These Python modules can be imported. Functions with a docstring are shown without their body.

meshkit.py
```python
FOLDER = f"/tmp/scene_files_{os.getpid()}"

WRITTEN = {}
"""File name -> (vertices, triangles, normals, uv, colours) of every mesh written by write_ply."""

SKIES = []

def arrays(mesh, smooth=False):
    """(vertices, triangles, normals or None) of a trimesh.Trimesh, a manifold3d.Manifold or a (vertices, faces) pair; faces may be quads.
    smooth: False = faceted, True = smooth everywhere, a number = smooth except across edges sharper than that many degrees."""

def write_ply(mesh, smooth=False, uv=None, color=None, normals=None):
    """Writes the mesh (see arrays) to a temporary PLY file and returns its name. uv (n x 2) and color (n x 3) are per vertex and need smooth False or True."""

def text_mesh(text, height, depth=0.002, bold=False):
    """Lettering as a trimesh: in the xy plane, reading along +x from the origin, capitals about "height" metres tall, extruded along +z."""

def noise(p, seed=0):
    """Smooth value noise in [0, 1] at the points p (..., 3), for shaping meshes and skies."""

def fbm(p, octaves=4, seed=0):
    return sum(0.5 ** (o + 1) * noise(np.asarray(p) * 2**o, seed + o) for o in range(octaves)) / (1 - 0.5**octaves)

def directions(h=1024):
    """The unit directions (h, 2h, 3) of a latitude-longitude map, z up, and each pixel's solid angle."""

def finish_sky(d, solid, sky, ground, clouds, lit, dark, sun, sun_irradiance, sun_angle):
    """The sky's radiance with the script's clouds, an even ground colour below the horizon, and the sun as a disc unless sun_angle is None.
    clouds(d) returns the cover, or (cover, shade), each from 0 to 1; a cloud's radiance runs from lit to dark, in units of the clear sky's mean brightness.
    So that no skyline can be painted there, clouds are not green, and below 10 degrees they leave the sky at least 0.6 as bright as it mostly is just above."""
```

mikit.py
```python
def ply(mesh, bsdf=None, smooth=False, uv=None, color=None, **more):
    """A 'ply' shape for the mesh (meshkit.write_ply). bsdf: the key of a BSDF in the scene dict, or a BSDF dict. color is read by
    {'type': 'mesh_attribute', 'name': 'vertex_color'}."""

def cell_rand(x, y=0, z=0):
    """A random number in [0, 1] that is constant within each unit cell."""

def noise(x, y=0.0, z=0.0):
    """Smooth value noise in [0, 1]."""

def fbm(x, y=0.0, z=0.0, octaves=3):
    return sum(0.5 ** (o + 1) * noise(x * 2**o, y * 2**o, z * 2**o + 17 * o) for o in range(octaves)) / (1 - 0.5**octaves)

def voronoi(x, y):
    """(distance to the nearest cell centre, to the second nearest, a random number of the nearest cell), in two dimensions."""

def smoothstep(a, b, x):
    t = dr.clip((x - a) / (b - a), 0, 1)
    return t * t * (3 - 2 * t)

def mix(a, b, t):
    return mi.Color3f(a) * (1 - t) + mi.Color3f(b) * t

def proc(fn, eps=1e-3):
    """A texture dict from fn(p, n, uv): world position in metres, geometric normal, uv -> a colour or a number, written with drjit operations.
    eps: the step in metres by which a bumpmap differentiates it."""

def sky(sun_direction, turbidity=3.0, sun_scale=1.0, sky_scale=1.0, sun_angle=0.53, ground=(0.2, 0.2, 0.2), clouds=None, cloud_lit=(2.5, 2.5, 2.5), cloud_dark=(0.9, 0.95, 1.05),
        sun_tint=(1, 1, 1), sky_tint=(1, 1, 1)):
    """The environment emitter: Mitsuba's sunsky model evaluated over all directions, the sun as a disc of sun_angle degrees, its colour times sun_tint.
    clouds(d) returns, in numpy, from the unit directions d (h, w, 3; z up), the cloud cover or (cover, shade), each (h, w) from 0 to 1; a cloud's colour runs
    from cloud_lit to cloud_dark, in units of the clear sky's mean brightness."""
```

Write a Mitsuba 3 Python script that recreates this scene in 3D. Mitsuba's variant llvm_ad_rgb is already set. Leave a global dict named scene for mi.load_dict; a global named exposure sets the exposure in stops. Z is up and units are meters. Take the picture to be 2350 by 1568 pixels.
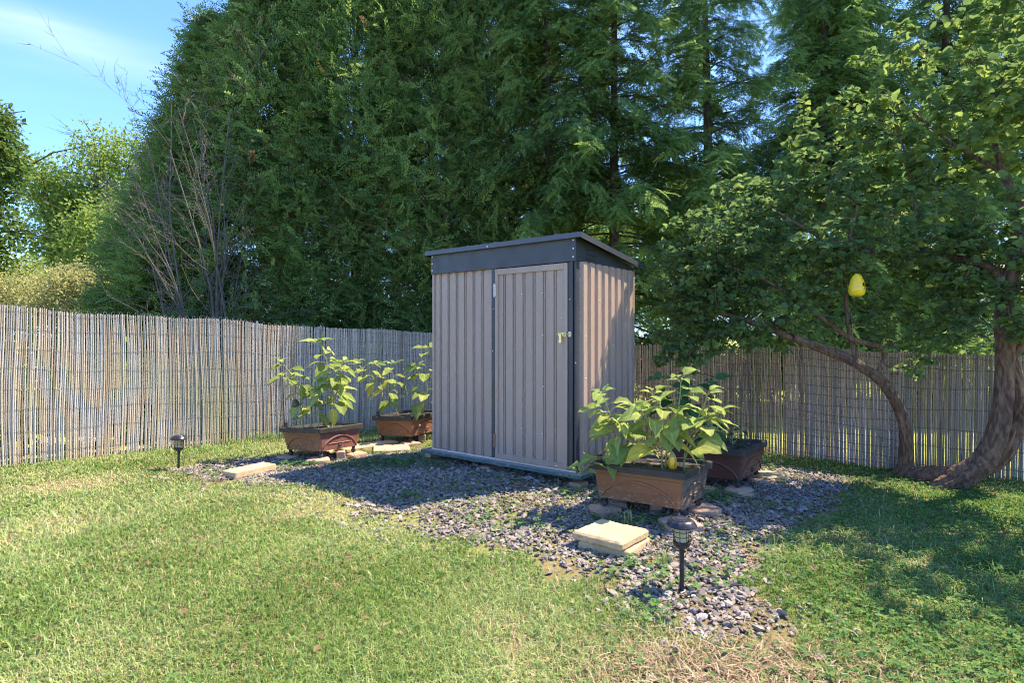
import math
import numpy as np
import trimesh, manifold3d, shapely
import drjit as dr
import mitsuba as mi
import mikit, meshkit
from mikit import proc, mix, smoothstep

# ------------------------------------------------------------------ camera, sky, exposure
T = mi.ScalarTransform4f
scene, labels = {}, {}
FOC = 1358.0 / 2350.0                      # focal length in picture widths
scene['camera'] = {'type': 'perspective', 'fov': math.degrees(2 * math.atan(0.5 / FOC)), 'fov_axis': 'x',
                   'principal_point_offset_y': 9.0 / 1568.0, 'near_clip': 0.05, 'far_clip': 600.0,
                   'to_world': T().look_at(origin=[0, 0, 1.16], target=[0, 1, 1.16], up=[0, 0, 1])}
SUN = np.array([1.25, 0.44, 1.93]); SUN /= np.linalg.norm(SUN)


def clouds(d):
    x, y, z = d[..., 0], d[..., 1], np.maximum(d[..., 2], 0.03)
    # streaks of cirrus on a high layer, drawn out along one wind direction
    px, py = x / (z + .12), y / (z + .12)
    u, v = .86 * px + .5 * py, -.5 * px + .86 * py
    w = meshkit.fbm(np.stack([u * .55, v * .9, u * 0], -1) + 4.2, 3, 1025)
    a = meshkit.fbm(np.stack([u * .9 + 1.6 * w, v * 3.4 + 1.2 * w, u * 0 + 2], -1) + 9.1, 6, 155)
    b = meshkit.fbm(np.stack([u * .45, v * .7, u * 0 + 7], -1) + 2.3, 3, 625)
    c = np.clip((a - .40) * 2.6, 0, 1) * np.clip((b - .36) * 4.5, 0, 1)
    low = np.clip((.16 - z) / .16, 0, 1) * .18
    return np.clip(c ** 3 * .42 + low, 0, .9)


scene['sky'] = mikit.sky(SUN.tolist(), turbidity=2.2, sun_scale=0.84, sky_scale=1.38, clouds=clouds,
                         cloud_lit=(1.75, 1.85, 2.05), ground=(.14, .16, .08), sky_tint=(.58, .675, .94), sun_tint=(1.0, .98, .94))
exposure = 3.42

# ------------------------------------------------------------------ helpers
used = {}


def key(name, parent=None):
    base = parent + '__' + name if parent else name
    n = used.get(base, 0)
    used[base] = n + 1
    return base if n == 0 else '%s_%03d' % (base, n)


def put(name, mesh, mat, parent=None, uv=None, smooth=False, label=None, cat=None, group=None, kind=None):
    k = key(name, parent)
    scene[k] = mikit.ply(mesh, mat, smooth=smooth, uv=uv)
    tag(k, label, cat, group, kind)
    return k


def tag(k, label=None, cat=None, group=None, kind=None):
    e = {a: b for a, b in (('label', label), ('category', cat), ('group', group), ('kind', kind)) if b}
    if e:
        labels[k] = e


def thing(name, label, cat, group=None):
    k = key(name)
    tag(k, label, cat, group)
    return k


class MB:
    """collects vertices, triangles and uv of one mesh"""
    def __init__(self):
        self.v, self.f, self.u, self.n = [], [], [], 0

    def add(self, v, f, u=None, c=0.5):
        v = np.asarray(v, float).reshape(-1, 3)
        f = np.asarray(f, int)
        if f.shape[1] == 4:
            f = np.vstack([f[:, [0, 1, 2]], f[:, [0, 2, 3]]])
        self.v.append(v); self.f.append(f + self.n); self.n += len(v)
        self.u.append(np.tile([c, .5], (len(v), 1)) if u is None else np.asarray(u, float))
        return self

    def tm(self, m, c=0.5):
        return self.add(m.vertices, m.faces, None, c)

    def mesh(self):
        return np.vstack(self.v), np.vstack(self.f)

    def uv(self):
        return np.vstack(self.u)


def putmb(name, mb, mat, parent=None, smooth=False, **kw):
    return put(name, mb.mesh(), mat, parent, uv=mb.uv(), smooth=smooth, **kw)


def tube(P, R, n=6, cap=True, c=.5):
    """(v, f, uv) of a round tube along the points P"""
    P = np.asarray(P, float); m = len(P); R = np.broadcast_to(np.asarray(R, float), (m,))
    t = np.gradient(P, axis=0); t /= np.linalg.norm(t, axis=1, keepdims=True) + 1e-12
    a = np.cross(t[0], [0, 0, 1.] if abs(t[0][2]) < .9 else [1., 0, 0]); a /= np.linalg.norm(a)
    A = np.zeros((m, 3))
    for i in range(m):
        a = a - t[i] * a.dot(t[i]); a /= np.linalg.norm(a) + 1e-12; A[i] = a
    B = np.cross(t, A)
    th = np.arange(n) * 2 * np.pi / n
    v = (P[:, None] + R[:, None, None] * (np.cos(th)[None, :, None] * A[:, None] + np.sin(th)[None, :, None] * B[:, None])).reshape(-1, 3)
    i, j = np.meshgrid(np.arange(m - 1), np.arange(n), indexing='ij')
    f = np.stack([i * n + j, i * n + (j + 1) % n, (i + 1) * n + (j + 1) % n, (i + 1) * n + j], -1).reshape(-1, 4)
    f = np.vstack([f[:, [0, 1, 2]], f[:, [0, 2, 3]]])
    if cap:
        k = np.arange(1, n - 1)
        f = np.vstack([f, np.stack([k * 0, k + 1, k], 1), np.stack([k * 0, k, k + 1], 1) + (m - 1) * n])
    u = np.stack([np.full(m * n, c), np.repeat(np.linspace(0, 1, m), n)], 1)
    return v, f, u


def spline(P, n):
    P = np.asarray(P, float); m = len(P)
    Q = np.vstack([2 * P[0] - P[1], P, 2 * P[-1] - P[-2]])
    s = np.linspace(0, m - 1 - 1e-9, n); i = s.astype(int); t = (s - i)[:, None]
    p0, p1, p2, p3 = Q[i], Q[i + 1], Q[i + 2], Q[i + 3]
    return .5 * (2 * p1 + (p2 - p0) * t + (2 * p0 - 5 * p1 + 4 * p2 - p3) * t ** 2 + (3 * p1 - p0 - 3 * p2 + p3) * t ** 3)


def bx(x0, x1, y0, y1, z0, z1, b=0.002):
    """box with chamfered edges"""
    b = min(b, (x1 - x0) * .45, (y1 - y0) * .45, (z1 - z0) * .45)
    pts = []
    for x in (x0, x1):
        for y in (y0, y1):
            for z in (z0, z1):
                sx, sy, sz = (b if x == x0 else -b), (b if y == y0 else -b), (b if z == z0 else -b)
                pts += [(x, y + sy, z + sz), (x + sx, y, z + sz), (x + sx, y + sy, z)]
    return trimesh.convex.convex_hull(np.array(pts))


def lathe(prof, n=24):
    prof = np.asarray(prof, float); th = np.arange(n) * 2 * np.pi / n
    v = np.stack([prof[:, None, 0] * np.cos(th), prof[:, None, 0] * np.sin(th), np.repeat(prof[:, 1:2], n, 1)], -1).reshape(-1, 3)
    m = len(prof)
    i, j = np.meshgrid(np.arange(m - 1), np.arange(n), indexing='ij')
    f = np.stack([i * n + j, i * n + (j + 1) % n, (i + 1) * n + (j + 1) % n, (i + 1) * n + j], -1).reshape(-1, 4)
    return v, np.vstack([f[:, [0, 1, 2]], f[:, [0, 2, 3]]])


def slab(poly, z0, z1, b=.005, under=.0):
    """flat prism of a convex outline with a chamfered upper edge"""
    poly = shapely.Polygon(poly)
    if not poly.exterior.is_ccw:
        poly = poly.reverse()
    outer = np.array(poly.exterior.coords)[:-1]
    c = outer.mean(0)
    inner = outer + (c - outer) / np.linalg.norm(c - outer, axis=1, keepdims=True) * b * 1.3
    n = len(outer)
    v = np.vstack([np.c_[inner if under else outer, np.full(n, z0)], np.c_[outer, np.full(n, z1 - b)], np.c_[inner, np.full(n, z1)], [[*c, z1]], [[*c, z0]]])
    f = []
    if under:
        v = np.vstack([v, np.c_[outer, np.full(n, z0 + under)]])
    for i in range(n):
        j = (i + 1) % n
        m = 3 * n + 2
        f += ([[i, j, m + j], [i, m + j, m + i], [m + i, m + j, n + j], [m + i, n + j, n + i]] if under else [[i, j, n + j], [i, n + j, n + i]]) + [ [n + i, n + j, 2 * n + j], [n + i, 2 * n + j, 2 * n + i], [2 * n + i, 2 * n + j, 3 * n], [j, i, 3 * n + 1]]
    return v, np.array(f)


def frames(d, nrm):
    """N x 3 x 3 matrices whose columns are direction, side, normal"""
    d = d / (np.linalg.norm(d, axis=-1, keepdims=True) + 1e-9)
    nrm = nrm - d * (nrm * d).sum(-1, keepdims=True)
    nrm = nrm / (np.linalg.norm(nrm, axis=-1, keepdims=True) + 1e-9)
    return np.stack([d, np.cross(nrm, d), nrm], -1)


def scatter(tv, tf, tu, R, pos, s, c):
    """copies of one template as a single (v, f, uv)"""
    N, k = len(pos), len(tv)
    s = np.broadcast_to(np.asarray(s, float).reshape(-1, 1, 1), (N, 1, 1))
    v = np.einsum('nij,kj->nki', R, tv) * s + np.asarray(pos)[:, None]
    f = tf[None] + (np.arange(N) * k)[:, None, None]
    u = np.stack([np.broadcast_to(np.asarray(c).reshape(-1, 1), (N, k)), np.broadcast_to(tu, (N, k))], -1)
    return v.reshape(-1, 3), f.reshape(-1, 3), u.reshape(-1, 2)


def gh(x, y):
    """height of the ground"""
    x, y = np.asarray(x, float), np.asarray(y, float)
    h = .05 * np.exp(-((x - .25) ** 2 + (y - 5.2) ** 2) / 1.3)
    q = np.stack([x * .9, y * .9, x * 0], -1)
    return h + .035 * (meshkit.fbm(q, 3, 5) - .5) * np.exp(-(x ** 2 + y ** 2) / 900)


def rot(k):
    return np.random.default_rng(k)


# ------------------------------------------------------------------ materials
def rgb(*c):
    return {'type': 'rgb', 'value': list(c)}


def solid(name, col, rough=.6, spec=.4, metallic=0., two=True, bump=None):
    b = {'type': 'principled', 'base_color': proc(col) if callable(col) else rgb(*col), 'roughness': proc(rough) if callable(rough) else rough, 'specular': spec, 'metallic': metallic}
    if bump:
        b = {'type': 'bumpmap', 'arbitrary': proc(bump[0], eps=bump[2]), 'scale': bump[1], 'bsdf': b}
    scene[name] = {'type': 'twosided', 'bsdf': b}


def leafmat(name, stops, rough=.5, trans=.9, spot=0.0, spec=1.45, vein=0.0):
    """thin leaf whose colour runs through the stops with the leaf's own random number"""
    def col(p, n, uv):
        x = uv.x
        c = mi.Color3f(stops[0][1])
        for (a, ca), (b, cb) in zip(stops[:-1], stops[1:]):
            c = dr.select(x > a, mix(ca, cb, dr.clip((x - a) / (b - a), 0, 1)), c)
        if spot:
            c *= 1 - spot + 2 * spot * mikit.noise(p.x * 45, p.y * 45, p.z * 45)
        if vein:
            c = mix(c, c * 1.3 + .05, vein * smoothstep(.16, .04, uv.y))
        return c
    scene[name] = {'type': 'principledthin', 'base_color': proc(col), 'roughness': rough, 'diff_trans': trans, 'eta': spec}


leafmat('mat_grass', [(0, (.13, .24, .05)), (.45, (.325, .435, .155)), (.7, (.48, .55, .27)), (.85, (.66, .60, .34)), (1, (.66, .52, .33))], .42, .75)
leafmat('mat_clover', [(0, (.07, .16, .055)), (.6, (.14, .27, .085)), (1, (.25, .36, .11))], .5, .8)
leafmat('mat_straw', [(0, (.16, .11, .07)), (.45, (.32, .245, .165)), (1, (.52, .43, .31))], .6, .4)
leafmat('mat_arborvitae', [(0, (.16, .12, .065)), (.05, (.08, .115, .045)), (.12, (.085, .145, .05)), (.55, (.205, .33, .10)), (.9, (.31, .45, .13)), (1, (.46, .50, .16))], .5, 1.0)
leafmat('mat_hemlock', [(0, (.072, .120, .045)), (.5, (.18, .30, .092)), (.93, (.275, .42, .115)), (1, (.46, .50, .15))], .5, 1.0)
leafmat('mat_lilac', [(0, (.095, .165, .078)), (.6, (.16, .26, .092)), (1, (.32, .43, .092))], .32, 1.0, .14)
leafmat('mat_broadleaf', [(0, (.14, .235, .065)), (.5, (.26, .37, .09)), (1, (.38, .46, .12))], .45, 1.0)
leafmat('mat_oak', [(0, (.07, .13, .04)), (.6, (.14, .22, .06)), (1, (.25, .31, .075))], .45, .9)
leafmat('mat_gold', [(0, (.27, .29, .11)), (.5, (.42, .43, .18)), (1, (.50, .47, .25))], .5, .9)
leafmat('mat_eggplant', [(0, (.18, .28, .085)), (.6, (.34, .43, .125)), (.93, (.46, .52, .17)), (.97, (.66, .60, .10)), (1, (.75, .64, .10))], .5, 1.0, .16, vein=.7)
leafmat('mat_pepper', [(0, (.05, .13, .055)), (1, (.10, .22, .075))], .45, .8)
leafmat('mat_deadleaf', [(0, (.16, .11, .06)), (1, (.30, .22, .13))], .6, .5)


def reed_col(p, n, uv):
    r = uv.x
    c = mix((.36, .32, .262), (.54, .49, .41), mikit.cell_rand(r * 977.0, 3))
    c = mix(c, (.30, .225, .155), smoothstep(.955, .975, mikit.cell_rand(r * 977.0, 7)))
    c *= .78 + .44 * mikit.fbm(p.x * 60, p.y * 60, p.z * 4.5)
    st = smoothstep(.52, .78, mikit.fbm(p.x * 2.2 + 5, p.y * 2.2, p.z * .9, 3)) * smoothstep(1.25, .35, p.z)
    c = mix(c, mi.Color3f(.36, .36, .19), st * .75)
    low = smoothstep(.30, .0, p.z + .18 * mikit.noise(p.x * 9, p.y * 9))
    return mix(c, mi.Color3f(.30, .24, .14), low * .55)


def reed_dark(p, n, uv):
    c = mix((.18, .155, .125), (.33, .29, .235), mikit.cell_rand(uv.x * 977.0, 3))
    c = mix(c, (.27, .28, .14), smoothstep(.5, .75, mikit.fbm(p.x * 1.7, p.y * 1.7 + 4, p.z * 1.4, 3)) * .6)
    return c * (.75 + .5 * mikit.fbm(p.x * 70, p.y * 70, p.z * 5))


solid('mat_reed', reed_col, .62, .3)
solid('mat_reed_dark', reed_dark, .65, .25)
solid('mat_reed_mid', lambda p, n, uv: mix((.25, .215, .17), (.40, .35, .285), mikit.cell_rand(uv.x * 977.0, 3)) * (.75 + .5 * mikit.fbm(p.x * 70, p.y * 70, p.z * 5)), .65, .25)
solid('mat_wire', (.10, .09, .08), .5, .4)
solid('mat_galvanised', (.42, .43, .44), .45, .5, .6)


def taupe(p, n, uv):
    c = mix((.350, .262, .205), (.402, .305, .245), mikit.fbm(p.x * 2.5, p.y * 2.5, p.z * 1.2, 3))
    dirt = smoothstep(.50, .16, p.z + .16 * mikit.noise(p.x * 16, p.y * 16, p.z * 4)) * .42
    streak = smoothstep(.55, .85, mikit.noise(p.x * 40, p.y * 40, p.z * .7)) * .16
    return mix(c, mi.Color3f(.19, .16, .12), dirt + streak)


solid('mat_taupe', taupe, lambda p, n, uv: .36 + .18 * mikit.noise(p.x * 9, p.y * 9, p.z * 3), .5)
solid('mat_charcoal', lambda p, n, uv: mix((.032, .037, .045), (.054, .060, .070), mikit.fbm(p.x * 6, p.y * 6, p.z * 6)), lambda p, n, uv: .34 + .2 * mikit.noise(p.x * 12, p.y * 12, p.z * 8), .5)
solid('mat_roof', lambda p, n, uv: mix((.040, .047, .062), (.066, .074, .094), mikit.fbm(p.x * 7, p.y * 7, p.z * 7)), .33, .6)
solid('mat_screw', (.72, .71, .68), .35, .6, .3)
solid('mat_brass', (.72, .60, .28), .3, .6, .8)
solid('mat_hinge', (.62, .58, .54), .4, .5, .5)
solid('mat_rust', (.36, .20, .11), .7, .2)


def plankcol(p, n, uv):
    g = mikit.fbm((p.x * .785 - p.y * .619) * 6, (p.x * .619 + p.y * .785) * 90, p.z * 60 + uv.x * 40, 3)
    return mix((.17, .14, .12), (.40, .36, .33), g) * (.8 + .4 * mikit.cell_rand(uv.x * 99))


solid('mat_plank', plankcol, .75, .2)
solid('mat_teal', lambda p, n, uv: mix((.05, .115, .11), (.18, .18, .16), smoothstep(.5, .75, mikit.fbm(p.x * 30, p.y * 30, p.z * 60))), .6, .3)


def stonecol(p, n, uv):
    c = mix((.30, .185, .125), (.48, .335, .245), mikit.fbm(p.x * 16, p.y * 16, p.z * 16, 4))
    c *= .85 + .3 * mikit.noise(p.x * 160, p.y * 160, p.z * 160)
    return mix(c, mi.Color3f(.10, .085, .065), smoothstep(.58, .8, mikit.fbm(p.x * 9 + 3, p.y * 9, p.z * 14)) * .6)


solid('mat_paver', stonecol, .85, .2, bump=(lambda p, n, uv: mikit.fbm(p.x * 90, p.y * 90, p.z * 90, 2), .0022, .001))


def tancol(p, n, uv):
    c = mix((.41, .295, .155), (.56, .435, .255), mikit.fbm(p.x * 13, p.y * 13, p.z * 13, 4))
    c = mix(c, mi.Color3f(.33, .22, .10), smoothstep(.6, .82, mikit.fbm(p.x * 22 + 9, p.y * 22, p.z * 40, 3)) * .5 * smoothstep(.95, .2, n.z) + .22 * smoothstep(.62, .8, mikit.fbm(p.x * 10, p.y * 10, 4)))
    return c * (.9 + .2 * mikit.noise(p.x * 220, p.y * 220, p.z * 220))


solid('mat_tan', tancol, .85, .2, bump=(lambda p, n, uv: mikit.fbm(p.x * 110, p.y * 110, p.z * 110, 2), .0016, .001))


def copper(p, n, uv):
    c = mix((.175, .078, .034), (.26, .118, .052), mikit.fbm(p.x * 5, p.y * 5, p.z * 9, 3))
    mud = smoothstep(.66, .84, mikit.fbm(p.x * 70, p.y * 70, p.z * 90, 4) + .14 * smoothstep(.27, .12, p.z))
    return mix(c, mi.Color3f(.34, .26, .17), mud * .7)


solid('mat_copper', copper, lambda p, n, uv: .36 + .3 * mikit.fbm(p.x * 14, p.y * 14, p.z * 14), .5)


def rustbrown(p, n, uv):
    c = mix((.17, .072, .055), (.27, .115, .085), mikit.fbm(p.x * 6, p.y * 6, p.z * 9, 3))
    mud = smoothstep(.66, .84, mikit.fbm(p.x * 75, p.y * 75, p.z * 85, 4) + .12 * smoothstep(.27, .12, p.z))
    return mix(c, mi.Color3f(.30, .23, .16), mud * .6)


solid('mat_rustbrown', rustbrown, .45, .4)
solid('mat_blackplastic', lambda p, n, uv: mix((.016, .015, .015), (.055, .05, .045), mikit.fbm(p.x * 18, p.y * 18, p.z * 18, 3)), lambda p, n, uv: .38 + .3 * mikit.noise(p.x * 30, p.y * 30, p.z * 30), .5)
solid('mat_mulchcover', lambda p, n, uv: mix((.02, .019, .018), (.14, .12, .10), smoothstep(.5, .75, mikit.fbm(p.x * 26, p.y * 26, 1, 4))), .5, .4, bump=(lambda p, n, uv: mikit.fbm(p.x * 24, p.y * 24, 2, 3), .02, .002))
solid('mat_lampblack', lambda p, n, uv: mix((.016, .018, .026), (.045, .046, .055), smoothstep(.55, .8, mikit.fbm(p.x * 70, p.y * 70, p.z * 25, 3))), .32, .5)
solid('mat_solarcell', (.03, .035, .07), .12, .8)
scene['mat_lens'] = {'type': 'principledthin', 'base_color': rgb(.80, .76, .52), 'roughness': .35, 'diff_trans': 1.1, 'eta': 1.4}
solid('mat_yellow', lambda p, n, uv: mix((.80, .55, .012), (.86, .63, .03), mikit.fbm(p.x * 20, p.y * 20, p.z * 20)), .22, .6)
solid('mat_fruit_dark', lambda p, n, uv: mix((.03, .035, .02), (.10, .09, .035), mikit.fbm(p.x * 40, p.y * 40, p.z * 14, 3)), .3, .5)
solid('mat_fruit_yellow', lambda p, n, uv: mix((.80, .52, .03), (.50, .16, .02), smoothstep(.35, .75, mikit.fbm(p.x * 55, p.y * 55, p.z * 16, 3))), .25, .5)
solid('mat_stem', lambda p, n, uv: mix((.26, .27, .10), (.36, .36, .16), mikit.noise(p.x * 60, p.y * 60, p.z * 40)), .6, .3)
solid('mat_twig', lambda p, n, uv: mix((.09, .068, .048), (.17, .13, .09), mikit.noise(p.x * 30, p.y * 30, p.z * 30)), .8, .2)


def bark(p, n, uv):
    g = mikit.fbm((p.x + .12 * p.z) * 70 + 4 * mikit.noise(p.x * 12, p.y * 12, p.z * 6), p.y * 70, p.z * 15 + 2 * mikit.noise(p.x * 20, p.y * 20, 3), 4)
    c = mix((.085, .055, .038), (.21, .138, .095), smoothstep(.28, .72, g)) * (.7 + .6 * mikit.noise(p.x * 11, p.y * 11, p.z * 5))
    return mix(c, mi.Color3f(.13, .14, .06), smoothstep(.62, .8, mikit.fbm(p.x * 5, p.y * 5, p.z * 5 + 9, 3)) * smoothstep(.1, .8, n.z) * .8)


solid('mat_bark', bark, .9, .15, bump=(lambda p, n, uv: mikit.fbm(p.x * 70, p.y * 70, p.z * 14, 3), .010, .002))
solid('mat_darkbark', lambda p, n, uv: mix((.045, .036, .028), (.14, .115, .09), mikit.fbm(p.x * 25, p.y * 25, p.z * 6, 3)), .9, .15)
solid('mat_greybark', lambda p, n, uv: mix((.075, .067, .060), (.17, .155, .14), mikit.fbm(p.x * 18, p.y * 18, p.z * 12, 3)), .8, .2)
solid('mat_siding', (.66, .68, .72), .6, .3)
solid('mat_shingles', (.42, .33, .27), .8, .2)
solid('mat_darkglass', (.03, .035, .045), .1, .7)


def soil(p, n, uv):
    c = mix((.115, .088, .052), (.20, .165, .085), mikit.fbm(p.x * 7, p.y * 7, 0, 4))
    c = mix(c, mi.Color3f(.15, .19, .05), smoothstep(.42, .62, mikit.fbm(p.x * 2.1, p.y * 2.1, 3, 4)) * .55)
    out = dr.maximum(smoothstep(5.15, 5.5, p.y - .82 * (p.x + 4.5)), dr.maximum(smoothstep(6.7, 7.2, p.y + .55 * (p.x - 1.5)), smoothstep(4.45, 4.9, p.x)))
    return mix(c, mix((.17, .23, .055), (.36, .37, .11), mikit.fbm(p.x * 3, p.y * 3, 7, 4)), out) * (.75 + .5 * mikit.noise(p.x * 60, p.y * 60, 2))


solid('mat_soil', soil, .95, .1)


def gravelcol(p, n, uv):
    r = uv.x
    c = mix((.12, .105, .096), (.29, .258, .235), mikit.cell_rand(r * 1999.0, 1))
    c = mix(c, (.36, .27, .19), smoothstep(.94, .96, mikit.cell_rand(r * 1999.0, 5)) * .8)
    c = mix(c, (.42, .40, .38), smoothstep(.965, .975, mikit.cell_rand(r * 1999.0, 9)))
    return c * (.8 + .4 * mikit.noise(p.x * 90, p.y * 90, p.z * 90))


solid('mat_gravel', gravelcol, .75, .25)

# ------------------------------------------------------------------ ground
s = np.concatenate([-np.geomspace(320, 9, 26), np.arange(-8.5, 8.51, .12), np.geomspace(9, 320, 26)])
sx, sy = s, s + 4.0
X, Y = np.meshgrid(sx, sy, indexing='ij')
n0, n1 = X.shape
i, j = np.meshgrid(np.arange(n0 - 1), np.arange(n1 - 1), indexing='ij')
q = np.stack([i * n1 + j, (i + 1) * n1 + j, (i + 1) * n1 + j + 1, i * n1 + j + 1], -1).reshape(-1, 4)
put('ground', (np.stack([X, Y, gh(X, Y)], -1).reshape(-1, 3), q), 'mat_soil', smooth=True, kind='structure')

BED = shapely.Polygon([(-3.05, 5.2), (-2.85, 5.5), (-2.3, 5.8), (-1.75, 6.0), (-1.35, 5.75), (-.95, 5.95), (-.5, 6.3), (.9, 6.2), (1.9, 5.85), (2.35, 5.3), (2.8, 5.0), (2.6, 4.5), (1.94, 3.8), (1.53, 3.32), (1.24, 2.95),
                       (1.13, 2.6), (1.2, 2.36), (1.0, 2.22), (.73, 2.22), (.60, 2.33), (.48, 2.42), (.36, 2.6), (.38, 2.8), (.22, 2.92), (0, 3.17), (-.33, 3.36), (-.6, 3.58), (-.98, 3.85), (-1.12, 4.05), (-1.44, 4.47),
                       (-1.96, 4.62), (-2.41, 4.7), (-2.85, 5.02)])
O = np.array([-.72, 5.37, .15]); DX = np.array([.785, -.619, 0]); DX /= np.linalg.norm(DX); DY = np.array([-DX[1], DX[0], 0]); DZ = np.array([0, 0, 1.])
LOC = np.eye(4); LOC[:3, 0], LOC[:3, 1], LOC[:3, 2], LOC[:3, 3] = DX, DY, DZ, O


def L2W(v):
    return np.asarray(v) @ LOC[:3, :3].T + LOC[:3, 3]


deck_poly = shapely.Polygon([L2W([x, y, 0])[:2] for x, y in ((-.09, -.06), (1.61, -.06), (1.61, 1.05), (-.09, 1.05))])
FENCE = [(-6.1, 3.75), (-4.55, 5.22), (-2.5, 6.98), (-.75, 8.0), (1.0, 7.0), (2.71, 5.9), (3.33, 5.18), (4.1, 4.80), (5.4, 3.9)]
YARD = shapely.Polygon(FENCE + [(5.4, .3), (-6.1, .3)])

# ------------------------------------------------------------------ gravel
rng = rot(11)


def pebble(r):
    p = r.normal(size=(17, 3)); p /= np.linalg.norm(p, axis=1, keepdims=True)
    p *= r.uniform(.85, 1.08, (17, 1)) * np.array([1, r.uniform(.6, .9), r.uniform(.22, .46)])
    h = trimesh.convex.convex_hull(p)
    return np.array(h.vertices), np.array(h.faces)


peb = [pebble(rng) for _ in range(14)]
mb = MB()
N = 90000
px, py = rng.uniform(-3.2, 3.0, N), rng.uniform(2.1, 6.4, N)
jx = px + .10 * (meshkit.noise(np.stack([px * 4, py * 4, px * 0], -1), 3) - .5) * 2
jy = py + .10 * (meshkit.noise(np.stack([px * 4, py * 4, px * 0 + 5], -1), 3) - .5) * 2
edge = np.array([BED.exterior.distance(shapely.Point(a, b)) for a, b in zip(jx, jy)])
inside = shapely.contains_xy(BED, jx, jy)
thin = meshkit.fbm(np.stack([px * 1.6, py * 1.6, px * 0 + 2], -1), 3, 21)
keep = inside & (rng.random(N) < np.clip(.25 + edge / .16, 0, 1)) & (rng.random(N) < np.where(thin > .66, .6, 1))
keep |= ~inside & (edge < .22) & (rng.random(N) < .07)
px, py = px[keep], py[keep]
N = len(px)
sz = rng.lognormal(math.log(.0118), .40, N).clip(.007, .034)
sz *= np.where((py < 2.75), 1.12, 1)
d = rng.normal(size=(N, 3)) * [1, 1, .32]; nn = np.array([0, 0, 1.]) + rng.normal(size=(N, 3)) * .33
R = frames(d, nn)
pos = np.c_[px, py, gh(px, py) + .004 + rng.random(N) * .012]
which = rng.integers(0, len(peb), N)
for k, (pv, pf) in enumerate(peb):
    m = which == k
    mb.add(*scatter(pv, pf, np.full(len(pv), .5), R[m], pos[m], sz[m], rng.random(m.sum())))
putmb('gravel', mb, 'mat_gravel', kind='stuff', label='purplish grey slate gravel bed around the shed', cat='gravel')

# ------------------------------------------------------------------ grass
rng = rot(12)


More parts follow.
